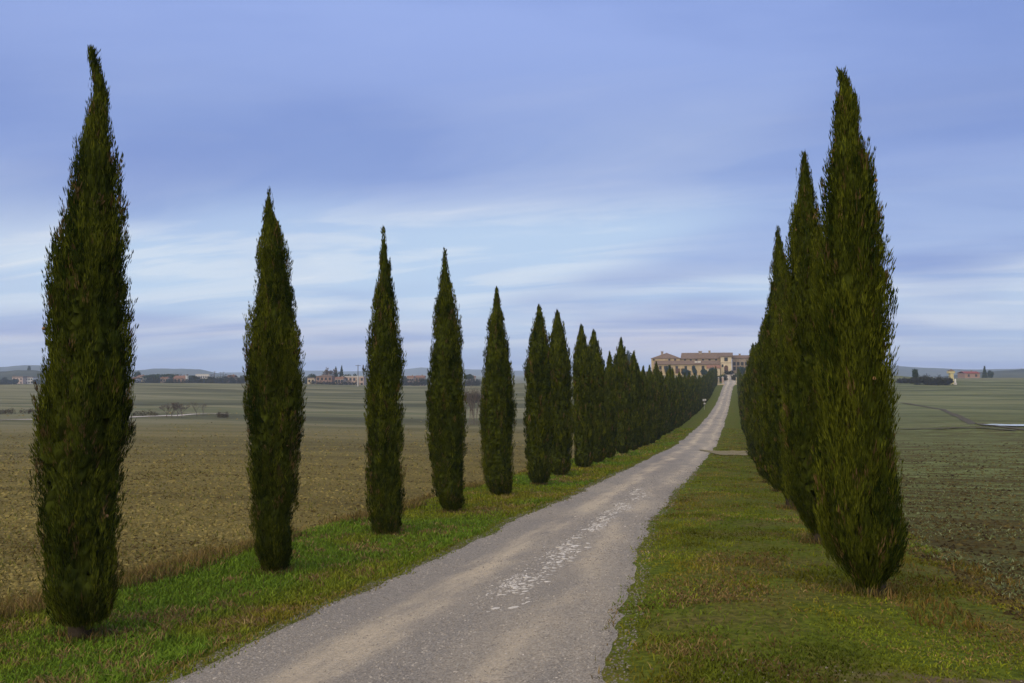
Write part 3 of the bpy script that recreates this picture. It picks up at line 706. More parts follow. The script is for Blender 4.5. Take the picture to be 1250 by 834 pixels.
# left field: clods and straw
X, Y, v, r = scatter(105000, 3.5, 130, lambda y: -12 - 1.25 * y, lambda y: field_l(y) + .1, 2, 111); d = depth(X, Y)
lum = fbm(X * .5, Y * .9, 93); C = lerp3((.045, .031, .010), (.25, .195, .06), lum * .8 + .5 * (vn(X * .12 + Y * .03, Y * .9 - X * .2, 94) - .4) + r.normal(0, .28, len(X)))
k = r.random(len(X)) < 1 - .9 * sstep(30, 100, d); X, Y, d, C = X[k], Y[k], d[k], C[k]
lumps('soil_clods', X, Y, (.018 + .0009 * d) * r.uniform(.3, 1.5, len(X)) ** 1.4, C, .55, r, 'brown clods and stubble of the tilled left field', 'soil')
X, Y, v, r = scatter(42000, 3.5, 80, lambda y: -12 - 1.25 * y, lambda y: field_l(y) + .2, 2, 113); d = depth(X, Y)
blades('stubble', X, Y, r.uniform(.03, .10, len(X)), .006 + .0012 * d, lerp3((.20, .15, .05), (.13, .135, .025), r.random(len(X))) * r.uniform(.6, 1.3, len(X))[:, None], .8, r, 'short straw stubble between the clods of the left field', 'stubble')
# right field: dark clods, pale young crop
X, Y, v, r = scatter(45000, 3.0, 70, lambda y: field_r(y) - .1, lambda y: 6 + .55 * y, 2, 115); d = depth(X, Y)
C = lerp3((.022, .014, .005), (.115, .088, .026), fbm(X * .7, Y * .7, 95) + r.normal(0, .25, len(X)) - .1)
lumps('soil_clods', X, Y, (.018 + .0010 * d) * r.uniform(.4, 1.7, len(X)), C, .55, r, 'dark clods of the wet right field', 'soil')
X, Y, v, r = scatter(75000, 3.5, 95, lambda y: field_r(y) + .2, lambda y: 6 + .55 * y, 2, 117); d = depth(X, Y)
row = fbm(X * .6, Y * .45, 97, 4); k = (row > .39 - .12 * np.clip((d - 10) / 25, 0, 1)) & (r.random(len(X)) < .9); X, Y, d = X[k], Y[k], d[k]
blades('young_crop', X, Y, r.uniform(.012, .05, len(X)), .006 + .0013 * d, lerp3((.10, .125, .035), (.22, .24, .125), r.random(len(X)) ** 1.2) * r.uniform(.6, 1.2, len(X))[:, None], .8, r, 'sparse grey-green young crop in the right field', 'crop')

# road gravel
X, Y, v, r = scatter(62000, 2.8, 34, lambda y: road_l(y) - .22, lambda y: road_r(y) + .16, 2, 121); d = depth(X, Y)
u = (X - road_l(Y)) / (road_r(Y) - road_l(Y)); dens = .25 + .75 * np.clip(np.abs(u - .5) * 2.4 - .55, 0, 1) + .35 * np.exp(-((u - .58) / .08) ** 2) - .2 * np.exp(-((u - .33) / .1) ** 2) + .5 * (fbm(X, Y * .6, 99) - .5)
k = r.random(len(X)) < dens; X, Y, d, u = X[k], Y[k], d[k], u[k]; f = r.random(len(X))
C = lerp3((.17, .15, .122), (.37, .33, .27), f ** 1.4) * np.where(f > .995, 1.3, 1)[:, None] * np.where((u < .02) | (u > .98), .6, 1)[:, None]
lumps('gravel', X, Y, (.0042 + .00042 * d) * r.uniform(.5, 1.8, len(X)) ** 1.3, C, .6, r, 'loose grey gravel on the road and its edges', 'gravel')
X, Y, v, r = scatter(5000, 2.6, 6.2, lambda y: road_r(y) + .3, lambda y: 3.5 + 0 * y, 2, 123); d = depth(X, Y); k = (fbm(X * 1.5, Y * 1.5, 85) > .48) & (Y < 5.2); X, Y = X[k], Y[k]
lumps('gravel', X, Y, .008 * r.uniform(.5, 1.9, len(X)), lerp3((.07, .05, .03), (.26, .22, .17), r.random(len(X)) ** 1.6), .6, r, 'scattered small stones on the bare patch of the right verge', 'gravel')
X, Y, v, r = scatter(16000, 7.4, 24, lambda y: -3.1 + 0 * y, lambda y: -1.75 + 0 * y, 2, 125); d = depth(X, Y); k = r.random(len(X)) < np.exp(-((X + 2.42) / .15) ** 2) * np.clip(fbm(X * 1.8, Y * .8, 131) * 3.0 - 1.1, .03, .7); X, Y, d = X[k], Y[k], d[k]
lumps('gravel', X, Y, (.007 + .0006 * d) * r.uniform(.5, 2.0, len(X)), lerp3((.28, .25, .21), (.56, .52, .45), r.random(len(X))), .4, r, 'pale stone chips along the middle of the road', 'gravel')
# pale stones breaking through the middle of the road: picked apart singly
t = NT('pale stone'); g = t.noise(25, 5, .6); M['stone'] = t.out(t.mix(t.math('MULTIPLY', t.rnd(), .5), t.ramp(g, [(.3, (.40, .365, .30)), (.7, (.62, .58, .50))]), (.36, .32, .26)), .95)


def stone_mesh(seed):
    r = random.Random(seed); n = 9; rad = [r.uniform(.65, 1.1) for _ in range(n)]; v = []
    for zz_, k_ in ((-.4, 1.0), (.18, .96), (.34, .70)):
        for i in range(n): a = i / n * 6.283; v.append((rad[i] * k_ * math.cos(a), rad[i] * k_ * .62 * math.sin(a), zz_ + r.uniform(-.05, .05)))
    v.append((0, 0, .38)); f = [(l * n + i, l * n + (i + 1) % n, (l + 1) * n + (i + 1) % n, (l + 1) * n + i) for l in (0, 1) for i in range(n)] + [(2 * n + i, 2 * n + (i + 1) % n, 3 * n) for i in range(n)]
    return MB().add(v, f).mesh('stone', M['stone'])


sm = [stone_mesh(i) for i in range(7)]; rs = random.Random(21); put = []
def road_pt(px, py): p = ground_hit(px, py); return p[0], p[1]
L0 = [road_pt(*q) for q in ((575, 748), (640, 708), (690, 665), (740, 622), (778, 594))]
R0 = [road_pt(*q) for q in ((655, 738), (672, 715), (716, 672), (756, 628), (787, 596))]
tries = 0
while len(put) < 290 and tries < 6000:
    tries += 1; s_ = rs.random() ** .9; q = s_ * 4; i = min(3, int(q)); f = q - i
    a = [L0[i][k] + (L0[i + 1][k] - L0[i][k]) * f for k in (0, 1)]; b = [R0[i][k] + (R0[i + 1][k] - R0[i][k]) * f for k in (0, 1)]
    m = min(1, max(-.1, rs.gauss(.40, .20))); x, y = a[0] + (b[0] - a[0]) * m, a[1] + (b[1] - a[1]) * m
    y += rs.uniform(-.2, .2); dq = depth(x, y); sz = rs.choice((.012, .015, .02, .022, .025, .03, .035, .045, .06, .075)) * (.75 + .035 * dq)
    if fbm(np.array([x * 1.8]), np.array([y * .8]), 131)[0] < .37: continue
    if any((x - p[0]) ** 2 + (y - p[1]) ** 2 < ((sz + p[2]) * .8) ** 2 for p in put): continue
    put.append((x, y, sz))
for i, (x, y, sz) in enumerate(put):
    o = link('stone', sm[i % 7], road); o.location = (x, y, gz(x, y) - sz * .02); o.rotation_euler = (rs.uniform(-.06, .06), rs.uniform(-.06, .06), rs.gauss(.25, .5)); o.scale = (sz, sz * rs.uniform(.7, 1.1), sz * .26)

# cones on the nearest tree, and its few loose twigs
for o in [q for q in col.objects if q.get('label', '').startswith(('nearest and', 'big dark', 'second cypress'))]:
    cr = [c_ for c_ in o.children if c_.name.startswith('crown')][0]; me = cr.data; nv = len(me.vertices) - 5800; co = np.empty(len(me.vertices) * 3, np.float32); me.vertices.foreach_get('co', co); co = co.reshape(-1, 3)
    if 'seed_cone' not in bpy.data.meshes:
        mbc = MB(); mbc.tube([(0, 0, -.016), (0, 0, -.010), (0, 0, .004), (0, 0, .015)], [.006, .015, .016, .005], 7); cone_me = mbc.mesh('seed_cone', plain('cone brown', (.22, .13, .06), .8, .3, 60), True)
    for _ in range(14):
        p = co[rs.randrange(nv)]; l = math.hypot(p[0], p[1])
        if p[2] < 1.2 or p[1] > 0: continue
        link('seed_cone', cone_me, o, (p[0], p[1], p[2]))


# ------------------------------------------------------------------ leafy and bare trees, hedges
def leaf_blob(cx, cy, cz, rx, ry, rz, n, size, c0, c1, r, jag=.25, up_=.3):
    """leaf-sized faces through the volume of an uneven crown; returns verts, colours"""
    u = unit(r.normal(size=(n, 3))); th = np.arctan2(u[:, 1], u[:, 0]); lob = 1 + jag * np.sin(th * 3 + r.uniform(0, 6)) * np.cos(u[:, 2] * 4 + r.uniform(0, 6)) + jag * .7 * np.sin(th * 7 + u[:, 2] * 6 + r.uniform(0, 6))
    q = r.random(n) ** .4; p = u * (q * lob)[:, None] * np.array([rx, ry, rz]) + np.array([cx, cy, cz])
    a = unit(r.normal(size=(n, 3)) + np.array([0, 0, up_])); b = unit(np.cross(a, r.normal(size=(n, 3)))); s_ = size * r.uniform(.5, 1.4, n)[:, None]
    V = np.stack([p - a * s_, p + b * s_ * .55, p + a * s_, p - b * s_ * .55], 1).reshape(-1, 3)
    hue = np.clip(.5 + .3 * r.normal(size=n) + .35 * u[:, 2] * 0, 0, 1); C = np.repeat(lerp3(c0, c1, hue) * r.uniform(.7, 1.3, n)[:, None], 4, 0); return V, C


def leafy(name, parts, size, c0, c1, parent, seed, mat='leaf'):
    r = np.random.default_rng(seed); VV, CC = [], []
    for (cx, cy, cz, rx, ry, rz, n) in parts: V, C = leaf_blob(cx, cy, cz, rx, ry, rz, n, size, c0, c1, r); VV.append(V); CC.append(C)
    V = np.concatenate(VV); return link(name, np_mesh(name, V, np.arange(len(V)).reshape(-1, 4), M[mat], np.concatenate(CC)), parent)


def base_at(px, d): p = at(px, 455, d); return np.array([p[0], p[1], gz(p[0], p[1])])
def z_of(py, d): return at(625, py, d)[2]


DK, DK2 = (.018, .03, .014), (.05, .07, .028)


def round_tree(px, ytop, d, wpx, label, group=None, c0=DK, c1=DK2, name='round_tree', kind='round', seed=1, cat='tree', ybase=None):
    b = base_at(px, d); H = z_of(ytop, d) - b[2]; wm = wpx * d / F / 2; o = empty(name, tuple(b)); r = random.Random(seed)
    sz = max(.10, d / F * .9)
    if kind == 'cone': parts = [(0, 0, H * (.2 + .75 * i / 8), wm * (1.05 - i / 8 * .95), wm * (1.05 - i / 8 * .95), H * .12, 160) for i in range(9)]
    elif kind == 'umbrella': parts = [(r.uniform(-.5, .5) * wm, r.uniform(-.5, .5) * wm, H * r.uniform(.74, .86), wm * .6, wm * .6, H * .14, 220) for _ in range(7)]
    else: parts = [(r.uniform(-.45, .45) * wm, r.uniform(-.45, .45) * wm, H * r.uniform(.42, .78), wm * r.uniform(.45, .7), wm * r.uniform(.45, .7), H * .24, 200) for _ in range(8)]
    leafy('crown', parts, sz, c0, c1, o, seed)
    mb = MB(); mb.tube([(0, 0, -.3), (.05, 0, H * .3), (0, .05, H * .75)], [H * .035, H * .026, H * .008], 7)
    for i in range(4): a = r.uniform(0, 6.28); mb.tube([(0, 0, H * .35), (math.cos(a) * wm * .4, math.sin(a) * wm * .4, H * .6)], [H * .014, H * .005], 5)
    mb.build('trunk', M['bark'], o, smooth=True); return tag(o, label, cat, group)


def bush(px, ytop, d, wpx, label, group=None, c0=(.03, .035, .02), c1=(.075, .07, .04), seed=1, name='bush', n=900, ly=None):
    b = base_at(px, d); H = max(.4, z_of(ytop, d) - b[2]); wm = wpx * d / F / 2; o = empty(name, tuple(b), YAW); r = random.Random(seed); k = max(4, int(wm / max(H, .5) * 3))
    parts = [(wm * (-.85 + 1.7 * (i + .5) / k), r.uniform(-.3, .3) * H, H * r.uniform(.3, .5), max(wm * 1.4 / k, H * .3), H * .5, H * r.uniform(.38, .52), n // k) for i in range(k)]
    leafy('foliage', parts, max(.08, d / F * .7), c0, c1, o, seed)
    mb = MB()
    for i in range(k * 2): x = wm * r.uniform(-.85, .85); mb.tube([(x, 0, -.2), (x + r.uniform(-.2, .2) * H, r.uniform(-.2, .2), H * .6)], [H * .02, H * .006], 5)
    tag(mb.build('stem', M['bark'], o), kind='stuff'); return tag(o, label, 'bush', group)


def bare_tree(px, ytop, d, wpx, label, name='bare_tree', seed=1, stems=1, lv=5, group=None, cat='tree', pt=None, thick=1.0):
    b = base_at(px, d) if pt is None else pt; H = z_of(ytop, d) - b[2]; wm = wpx * d / F / 2; o = empty(name, tuple(b), YAW); r = random.Random(seed); trunk, twigs = MB(), MB(); minr = d / F * .16 * thick
    def grow(p, dr, l, rad, k):
        q = p + dr * l + np.array([r.uniform(-.06, .06) * l, r.uniform(-.06, .06) * l, 0]); (trunk if k == 0 else twigs).tube([p, (p + q) / 2 + np.array([r.uniform(-.05, .05) * l, 0, 0]), q], [rad, rad * .85, max(minr * .7, rad * .65)], 5 if k < 3 else 3, False)
        if k >= lv: return
        for _ in range(r.choice((2, 3, 3)) if k else 4):
            a = r.uniform(0, 6.28); sp = r.uniform(.35, .75) * (wm / (H * .45) if k == 0 else 1); nd = unit(dr + np.array([math.cos(a) * sp, math.sin(a) * sp, .12]))
            grow(p + (q - p) * r.uniform(.65, 1), nd, l * r.uniform(.62, .86), max(minr, rad * .6), k + 1)
    for i in range(stems):
        a = r.uniform(-1, 1); x0 = (i + .5 - stems / 2) * wm * 1.4 / stems if stems > 1 else 0
        grow(np.array([x0, r.uniform(-.1, .1), -.1]), unit(np.array([a * .25, r.uniform(-.15, .15), 1])), H * (.26 if lv > 3 else .36), H * .022 * thick, 0)
    tr_ = trunk.build('trunk', M['twig'], o); tag(twigs.build('branches', M['twig'], o), kind='stuff')
    if stems > 1: tr_['kind'] = 'stuff'
    return tag(o, label, cat, group)


p = ground_hit(213, 510); bare_tree(213, 484, depth(p[0], p[1]), 34, 'bare spreading bush beside the pale track', 'bare_bush', 3, 4, 5, cat='bush', pt=p, thick=.8)
p = ground_hit(244, 509); bare_tree(244, 482, depth(p[0], p[1]), 20, 'thin bare sapling right of the spreading bush', 'bare_bush', 8, 2, 4, cat='bush', pt=p, thick=.5)
p = ground_hit(577, 519); dsh = depth(p[0], p[1]); bare_tree(577, 463, dsh, 26, 'bare twiggy saplings seen between the fourth and fifth cypress', 'bare_bush', 12, 7, 3, cat='bush', pt=p, thick=.4)
for i, (px, py, wd, lb) in enumerate(((8, 506, 26, 'low brown scrub at the far left field edge'), (40, 505, 30, 'low brown scrub left of the nearest cypress'), (180, 508, 34, 'low brown scrub right of the nearest cypress'), (272, 510, 16, 'small brown scrub left of the second cypress'))):
    p = ground_hit(px, py); d = depth(p[0], p[1]); bush(px, py - 8, d, wd, lb, 'scrub along the pale track', (.045, .035, .022), (.10, .08, .05), 30 + i, 'scrub_bush', 500)

# ------------------------------------------------------------------ buildings
M['ochre'] = plain('ochre plaster', (.36, .275, .155), .9, .22, .8)
M['cream'] = plain('pale plaster', (.47, .39, .26), .9, .18, .8)
M['pink'] = plain('pinkish plaster', (.38, .28, .22), .9, .18, .8)
M['stonewall'] = plain('old stone wall', (.25, .20, .15), .95, .35, 1.5)
M['tile'] = plain('brown roof tiles', (.15, .105, .075), .92, .35, 2.5)
M['tile_red'] = plain('red roof tiles', (.185, .098, .062), .92, .3, 2.5)
M['shutter'] = plain('brown shutters', (.09, .05, .03), .8, .3, 4)
M['pane'] = plain('dark panes', (.03, .035, .04), .25, .2, 4)
M['white'] = plain('whitewash', (.55, .52, .47), .9, .12, 2)
M['brick'] = plain('brick wall', (.26, .165, .12), .92, .25, 3)
M['concrete'] = plain('concrete', (.40, .38, .35), .9, .15, 4)
M['wood'] = plain('dark pole wood', (.10, .085, .07), .9, .3, 4)


def gable(mb, x0, x1, y0, y1, ze, zr, axis='x', ov=.35, th=.18):
    """tiled gable roof slab pair, ridge along axis"""
    if axis == 'x':
        ym = (y0 + y1) / 2
        for ya in (y0 - ov, y1 + ov):
            k = (ym - ya); zo = ze - (zr - ze) * ov / ((y1 - y0) / 2)
            mb.add([(x0 - ov, ya, zo), (x1 + ov, ya, zo), (x1 + ov, ym, zr), (x0 - ov, ym, zr), (x0 - ov, ya, zo + th), (x1 + ov, ya, zo + th), (x1 + ov, ym, zr + th), (x0 - ov, ym, zr + th)], [(0, 1, 2, 3), (4, 7, 6, 5), (0, 4, 5, 1), (1, 5, 6, 2), (3, 2, 6, 7), (0, 3, 7, 4)])
    else:
        xm = (x0 + x1) / 2
        for xa in (x0 - ov, x1 + ov):
            zo = ze - (zr - ze) * ov / ((x1 - x0) / 2)
            mb.add([(xa, y0 - ov, zo), (xa, y1 + ov, zo), (xm, y1 + ov, zr), (xm, y0 - ov, zr), (xa, y0 - ov, zo + th), (xa, y1 + ov, zo + th), (xm, y1 + ov, zr + th), (xm, y0 - ov, zr + th)], [(0, 1, 2, 3), (4, 7, 6, 5), (0, 4, 5, 1), (1, 5, 6, 2), (3, 2, 6, 7), (0, 3, 7, 4)])
    return mb


def hip(mb, x0, x1, y0, y1, ze, zr, ov=.4):
    a, b, c_, e = x0 - ov, x1 + ov, y0 - ov, y1 + ov; L, W = b - a, e - c_; m = min(L, W) / 2
    if L >= W: r0, r1 = (a + m * .98, (c_ + e) / 2), (b - m * .98, (c_ + e) / 2)
    else: r0, r1 = ((a + b) / 2, c_ + m * .98), ((a + b) / 2, e - m * .98)
    v = [(a, c_, ze), (b, c_, ze), (b, e, ze), (a, e, ze), (*r0, zr), (*r1, zr)]
    f = [(0, 1, 5, 4), (1, 2, 5), (2, 3, 4, 5), (3, 0, 4), (0, 3, 2, 1)] if L >= W else [(0, 1, 4), (1, 2, 5, 4), (2, 3, 5), (3, 0, 4, 5), (0, 3, 2, 1)]
    return mb.add(v, f)


def window(parent, x, y, z, w_, h_, frame='shutter', name='window'):
    """window in a wall facing -y: frame proud of the wall, pane set back in it"""
    mb = MB(); t_ = .09
    mb.box(x - w_ / 2 - t_, x - w_ / 2, y - .06, y + .05, z - t_, z + h_ + t_).box(x + w_ / 2, x + w_ / 2 + t_, y - .06, y + .05, z - t_, z + h_ + t_).box(x - w_ / 2, x + w_ / 2, y - .06, y + .05, z + h_, z + h_ + t_).box(x - w_ / 2, x + w_ / 2, y - .09, y + .05, z - t_, z)
    fo = mb.build(name, M[frame], parent); MB().box(x - w_ / 2, x + w_ / 2, y - .03, y + .04, z, z + h_).build('pane', M['pane'], fo); return fo


def chimney(parent, x, y, z0, h_, w_=.5):
    MB().box(x - w_ / 2, x + w_ / 2, y - w_ / 2, y + w_ / 2, z0 - .8, z0 + h_).box(x - w_ * .65, x + w_ * .65, y - w_ * .65, y + w_ * .65, z0 + h_ + .003, z0 + h_ + .14).build('chimney', M['stonewall'], parent)


def Xat(px, Y): k = (px - CXP) / F; return Y * (k * CS - SN) / (CS + k * SN)
def Zat(py, X, Y): return z_of(py, depth(X, Y))


# villa at the end of the road; its front faces the camera
VY = 332.0; VX = Xat(850, VY); vz = gz(VX, VY) - .6
villa = empty('villa', (VX, VY, vz)); tag(villa, 'long ochre villa with brown tiled roofs at the end of the road', 'villa')
def vx(px, Y=VY): return Xat(px, Y) - VX
def vzz(py, px=850, Y=VY): return Zat(py, Xat(px, Y), Y) - vz
G0 = -1.5
# left block with hip roof
MB().box(vx(795), vx(830), 0, 12, G0, vzz(437.6)).build('wall', M['ochre'], villa)
rf = hip(MB(), vx(795), vx(830), 0, 12, vzz(437.5), vzz(430.6, Y=VY + 6)).build('roof', M['tile'], villa); chimney(rf, vx(807), 5, vzz(432), 1.1, .9)
# main range
MB().box(vx(830) + .01, vx(879), 1.2, 12.5, G0, vzz(437.8)).build('wall', M['ochre'], villa)
rf = gable(MB(), vx(832), vx(879.6), 1.2, 13.5, vzz(437.6), vzz(431.3, Y=VY + 7), 'x', .5).build('roof', M['tile'], villa)
chimney(rf, vx(854), 6.5, vzz(432), 1.1, 1.3); chimney(rf, vx(865.5), 6.5, vzz(432), 1.3, .8)
# lean-to along the front
MB().box(vx(800), vx(878.5), -3.6, -.02, G0, vzz(444.8, Y=VY - 4)).build('wall', M['ochre'], villa)
x0, x1 = vx(799), vx(878.8); za, zb = vzz(444.9, Y=VY - 4), vzz(440.8)
MB().add([(x0, -4.1, za - .1), (x1, -4.1, za - .1), (x1, .0, zb), (x0, .0, zb), (x0, -4.1, za + .1), (x1, -4.1, za + .1), (x1, .0, zb + .2), (x0, .0, zb + .2)], [(0, 3, 2, 1), (4, 5, 6, 7), (0, 1, 5, 4), (1, 2, 6, 5), (2, 3, 7, 6), (3, 0, 4, 7)]).build('roof', M['tile'], villa)
for px in (850, 854): MB().box(vx(px) - .55, vx(px) + .55, -3.1, -1.4, (za + zb) / 2, (za + zb) / 2 + .55).build('skylight', M['white'], villa)
# square end block towards the drive
MB().box(vx(879.6), vx(893), -1.6, 12, G0, vzz(435.6)).build('wall', M['cream'], villa)
gable(MB(), vx(879.6), vx(893), -1.6, 13.5, vzz(435.4), vzz(431.3, Y=VY + 6), 'x', .5).build('roof', M['tile'], villa)
zc_ = vzz(443.6); MB().box(vx(879.6) - .06, vx(893) + .06, -1.68, -1.5, zc_, zc_ + .25).build('string_course', M['stonewall'], villa)
window(villa, vx(886.3), -1.6, vzz(441), 1.2, vzz(437) - vzz(441)); window(villa, vx(882), -1.6, vzz(448), .6, .9)
mb = MB(); xd = vx(886.3); zd = vzz(453.4); n_ = 10
prof2 = [(xd - .75, zd), (xd + .75, zd)] + [(xd + .75 * math.cos(a), zd + 1.7 + .75 * math.sin(a)) for a in np.linspace(0, math.pi, n_)]
mb.add([(x, -1.72, z) for x, z in prof2] + [(x, -1.55, z) for x, z in prof2], [tuple(range(len(prof2)))] + [(i, i + len(prof2), (i + 1) % len(prof2) + len(prof2), (i + 1) % len(prof2)) for i in range(len(prof2))]); mb.build('door', M['shutter'], villa)
for px in (806, 812, 826, 837, 846, 858, 870): window(villa, vx(px, VY - 3.6), -3.6, vzz(451), .9, 1.3)
for px in (827, 834): MB().box(vx(px, VY - 4) - .9, vx(px, VY - 4) + .9, -3.68, -3.55, vzz(456), vzz(450)).build('door', M['shutter'], villa)
for px in (798, 817, 824): window(villa, vx(px), -.005, vzz(439.9), .6, .55)
for px in (836, 843, 850, 858, 866, 874): window(villa, vx(px), 1.2, vzz(440.2), .7, .5)
# low red-roofed shed in front
sh = empty('shed', tuple([Xat(871, 322), 322, gz(Xat(871, 322), 322) - .2])); tag(sh, 'low shed with reddish roof in front of the villa', 'shed'); sx = Xat(878.5, 322) - Xat(863, 322); hz = Zat(449.2, Xat(871, 322), 322) - sh.location.z
MB().box(-sx / 2, sx / 2, -1.5, 1.5, -.5, hz).build('wall', M['cream'], sh); gable(MB(), -sx / 2, sx / 2, -1.5, 1.5, hz, hz + 1.0, 'x', .3).build('roof', M['tile_red'], sh)
for k in (-.3, .1): window(sh, sx * k, -1.5, hz - 1.4, .8, .9, 'white')
# right farm range and gabled barn
fr_y = 338.0; fb = empty('farmhouse', (Xat(904, fr_y), fr_y, gz(Xat(904, fr_y), fr_y) - .5)); tag(fb, 'dull stone farm range right of the villa end block', 'farmhouse')
fx = lambda px: Xat(px, fr_y) - fb.location.x
fz = lambda py: Zat(py, fb.location.x, fr_y) - fb.location.z
MB().box(fx(893.6), fx(916), 0, 9, -1, fz(437.6)).build('wall', M['stonewall'], fb); rf = gable(MB(), fx(893.8), fx(916), 0, 9, fz(437.4), fz(434.0), 'x', .35).build('roof', M['tile'], fb); chimney(rf, fx(903), 4.5, fz(434.6), .9, .8)
for px in (896.5, 901, 906, 911): window(fb, fx(px), 0, fz(446), .9, 1.3); window(fb, fx(px), 0, fz(452), .9, 1.4)
by_ = 335.0; bn = empty('barn', (Xat(920, by_), by_, gz(Xat(920, by_), by_) - .5)); tag(bn, 'pinkish gabled barn half hidden by the right cypresses', 'barn')
bx_ = lambda px: Xat(px, by_) - bn.location.x
bz_ = lambda py: Zat(py, bn.location.x, by_) - bn.location.z
x0, x1, xm = bx_(914.5), bx_(930), bx_(922); MB().add([(x0, 0, -1), (x1, 0, -1), (x1, 0, bz_(436)), (xm, 0, bz_(431.6)), (x0, 0, bz_(436)), (x0, 8, -1), (x1, 8, -1), (x1, 8, bz_(436)), (xm, 8, bz_(431.6)), (x0, 8, bz_(436))], [(0, 1, 2, 3, 4), (9, 8, 7, 6, 5), (0, 4, 9, 5), (1, 6, 7, 2), (2, 7, 8, 3), (3, 8, 9, 4)]).build('wall', M['pink'], bn)
gable(MB(), x0, x1, 0, 8, bz_(436), bz_(431.5), 'y', .3).build('roof', M['tile_red'], bn); window(bn, bx_(918.5), 0, bz_(441), .9, 1.2); MB().box(bx_(920), bx_(925), -.08, .06, -1, bz_(446)).build('door', M['shutter'], bn)

# gate posts with low walls
for (px, yy_, lb) in ((876.6, 281, 'pale outer gate post left of the drive'), (882, 284, 'pinkish inner gate post left of the drive'), (899.3, 284, 'pale gate post right of the drive')):
    x = Xat(px, yy_); z = gz(x, yy_); o = empty('gate_post', (x, yy_, z)); H = 2.5
    MB().box(-.42, .42, -.42, .42, -.3, .25).build('base', M['concrete'], o); MB().box(-.34, .34, -.34, .34, .253, H - .2).build('shaft', M['pink'] if px == 882 else M['cream'], o)
    MB().box(-.45, .45, -.45, .45, H - .197, H - .05).add([(-.4, -.4, H - .047), (.4, -.4, H - .047), (.4, .4, H - .047), (-.4, .4, H - .047), (0, 0, H + .2)], [(0, 1, 4), (1, 2, 4), (2, 3, 4), (3, 0, 4), (0, 3, 2, 1)]).build('cap', M['concrete'], o); tag(o, lb, 'gate post', 'gate posts of the villa drive')
for (a, b, yy_, lb) in ((875.2, 884.5, 279, 'low pale kerb wall left of the gate'), (896.5, 901.5, 280, 'low pale kerb wall right of the gate')):
    xa, xb = Xat(a, yy_), Xat(b, yy_); z = gz((xa + xb) / 2, yy_); o = empty('low_wall', ((xa + xb) / 2, yy_, z)); hw = (xb - xa) / 2
    MB().box(-hw, hw, -.2, .2, -.4, .35).build('wall', M['cream'], o); MB().box(-hw - .05, hw + .05, -.25, .25, .353, .45).build('coping', M['concrete'], o); tag(o, lb, 'low wall')
# hedges and shrubs about the gate
for i, (px, yt, d, wd, lb) in enumerate(((879.5, 457, 285, 7, 'dark reddish shrub between the two left gate posts'), (884.6, 456, 292, 4, 'clipped dark shrub just inside the gate, left'), (896.5, 456, 292, 4, 'clipped dark shrub just inside the gate, right'), (890, 451.4, 318, 12, 'dark low shrubs in front of the arched door'))):
    bush(px, yt, d, wd, lb, 'shrubs about the villa gate', (.022, .03, .018), (.05, .045, .03), 60 + i, 'shrub', 500)
for i, (px, yt, wd, d) in enumerate(((816, 446, 11, 305), (838, 449, 12, 306), (848, 447, 6, 306), (859, 450, 10, 307), (869, 449, 8, 306), (906, 447, 12, 310), (915, 446, 10, 308))):
    round_tree(px, yt, d, wd, ['blue-green garden tree under the left villa block', 'blue-green garden tree before the middle of the villa', 'narrow garden tree right of the middle villa tree', 'garden tree left of the low shed', 'garden tree touching the low shed', 'dark garden tree before the farm range', 'dark garden tree before the gabled barn'][i], 'garden trees before the villa', (.02, .035, .03), (.05, .075, .055), 'garden_tree', 'round', 70 + i)
round_tree(768, 427.5, 300, 13, 'blue-green round tree rising behind the left row, left of the villa', None, (.02, .035, .035), (.045, .07, .06), 'round_tree', 'round', 90)
bare_tree(905.5, 426.5, 352, 9, 'bare tree behind the farm range, left one', 'bare_tree', 14, 1, 4, 'bare trees behind the farm range'); bare_tree(912.5, 428, 352, 7, 'bare tree behind the farm range, right one', 'bare_tree', 15, 1, 4, 'bare trees behind the farm range')

# white signs on the left verge
x = -5.55; Y = 149.5; o = empty('road_sign', (x, Y, gz(x, Y)), YAW * .5); tag(o, 'small white double sign on a post by the left row', 'road sign'); o.scale = (.72, .72, .8)
MB().tube([(0, 0, -.2), (0, 0, 2.35)], .035, 8).build('post', M['concrete'], o)
for (a, b, z, h_) in ((-.5, .02, 1.95, .5), (.05, .45, 2.05, .42), (-.2, .3, 1.25, .3)):
    MB().box(a, b, -.075, -.04, z, z + h_).build('panel', M['white'], o)


# ------------------------------------------------------------------ far farms, poles, woods
def house(px0, px1, ytop, yeave, d, label, wall='cream', roof='tile_red', hip_=False, name='house', dep=7, nwin=3, base=None):
    xm = (px0 + px1) / 2; b = base_at(xm, d); o = empty(name, tuple(b), YAW); wd = (px1 - px0) * d / F / 2; ze, zr = z_of(yeave, d) - b[2], z_of(ytop, d) - b[2]
    if hip_ == 'flat': MB().box(-wd, wd, 0, dep, -2, ze).build('wall', M[wall], o); MB().box(-wd - .15, wd + .15, -.15, dep + .15, ze + .003, max(zr, ze + .3)).build('roof', M[roof], o)
    else:
        MB().box(-wd, wd, 0, dep, -2, ze + .02).build('wall', M[wall], o); rf = (hip(MB(), -wd, wd, 0, dep, ze + .03, zr) if hip_ else gable(MB(), -wd, wd, 0, dep, ze, zr, 'x', .3)).build('roof', M[roof], o); chimney(rf, wd * .4, dep / 2, zr - .1, .7, .6)
    for st_ in range(2 if ze > 4.5 else 1):
        for i in range(nwin): window(o, -wd + (i + .5) * 2 * wd / nwin, 0, max(.4, ze - 2.0 - st_ * 2.7), min(1.0, wd * .5), 1.3)
    return tag(o, label, 'house')


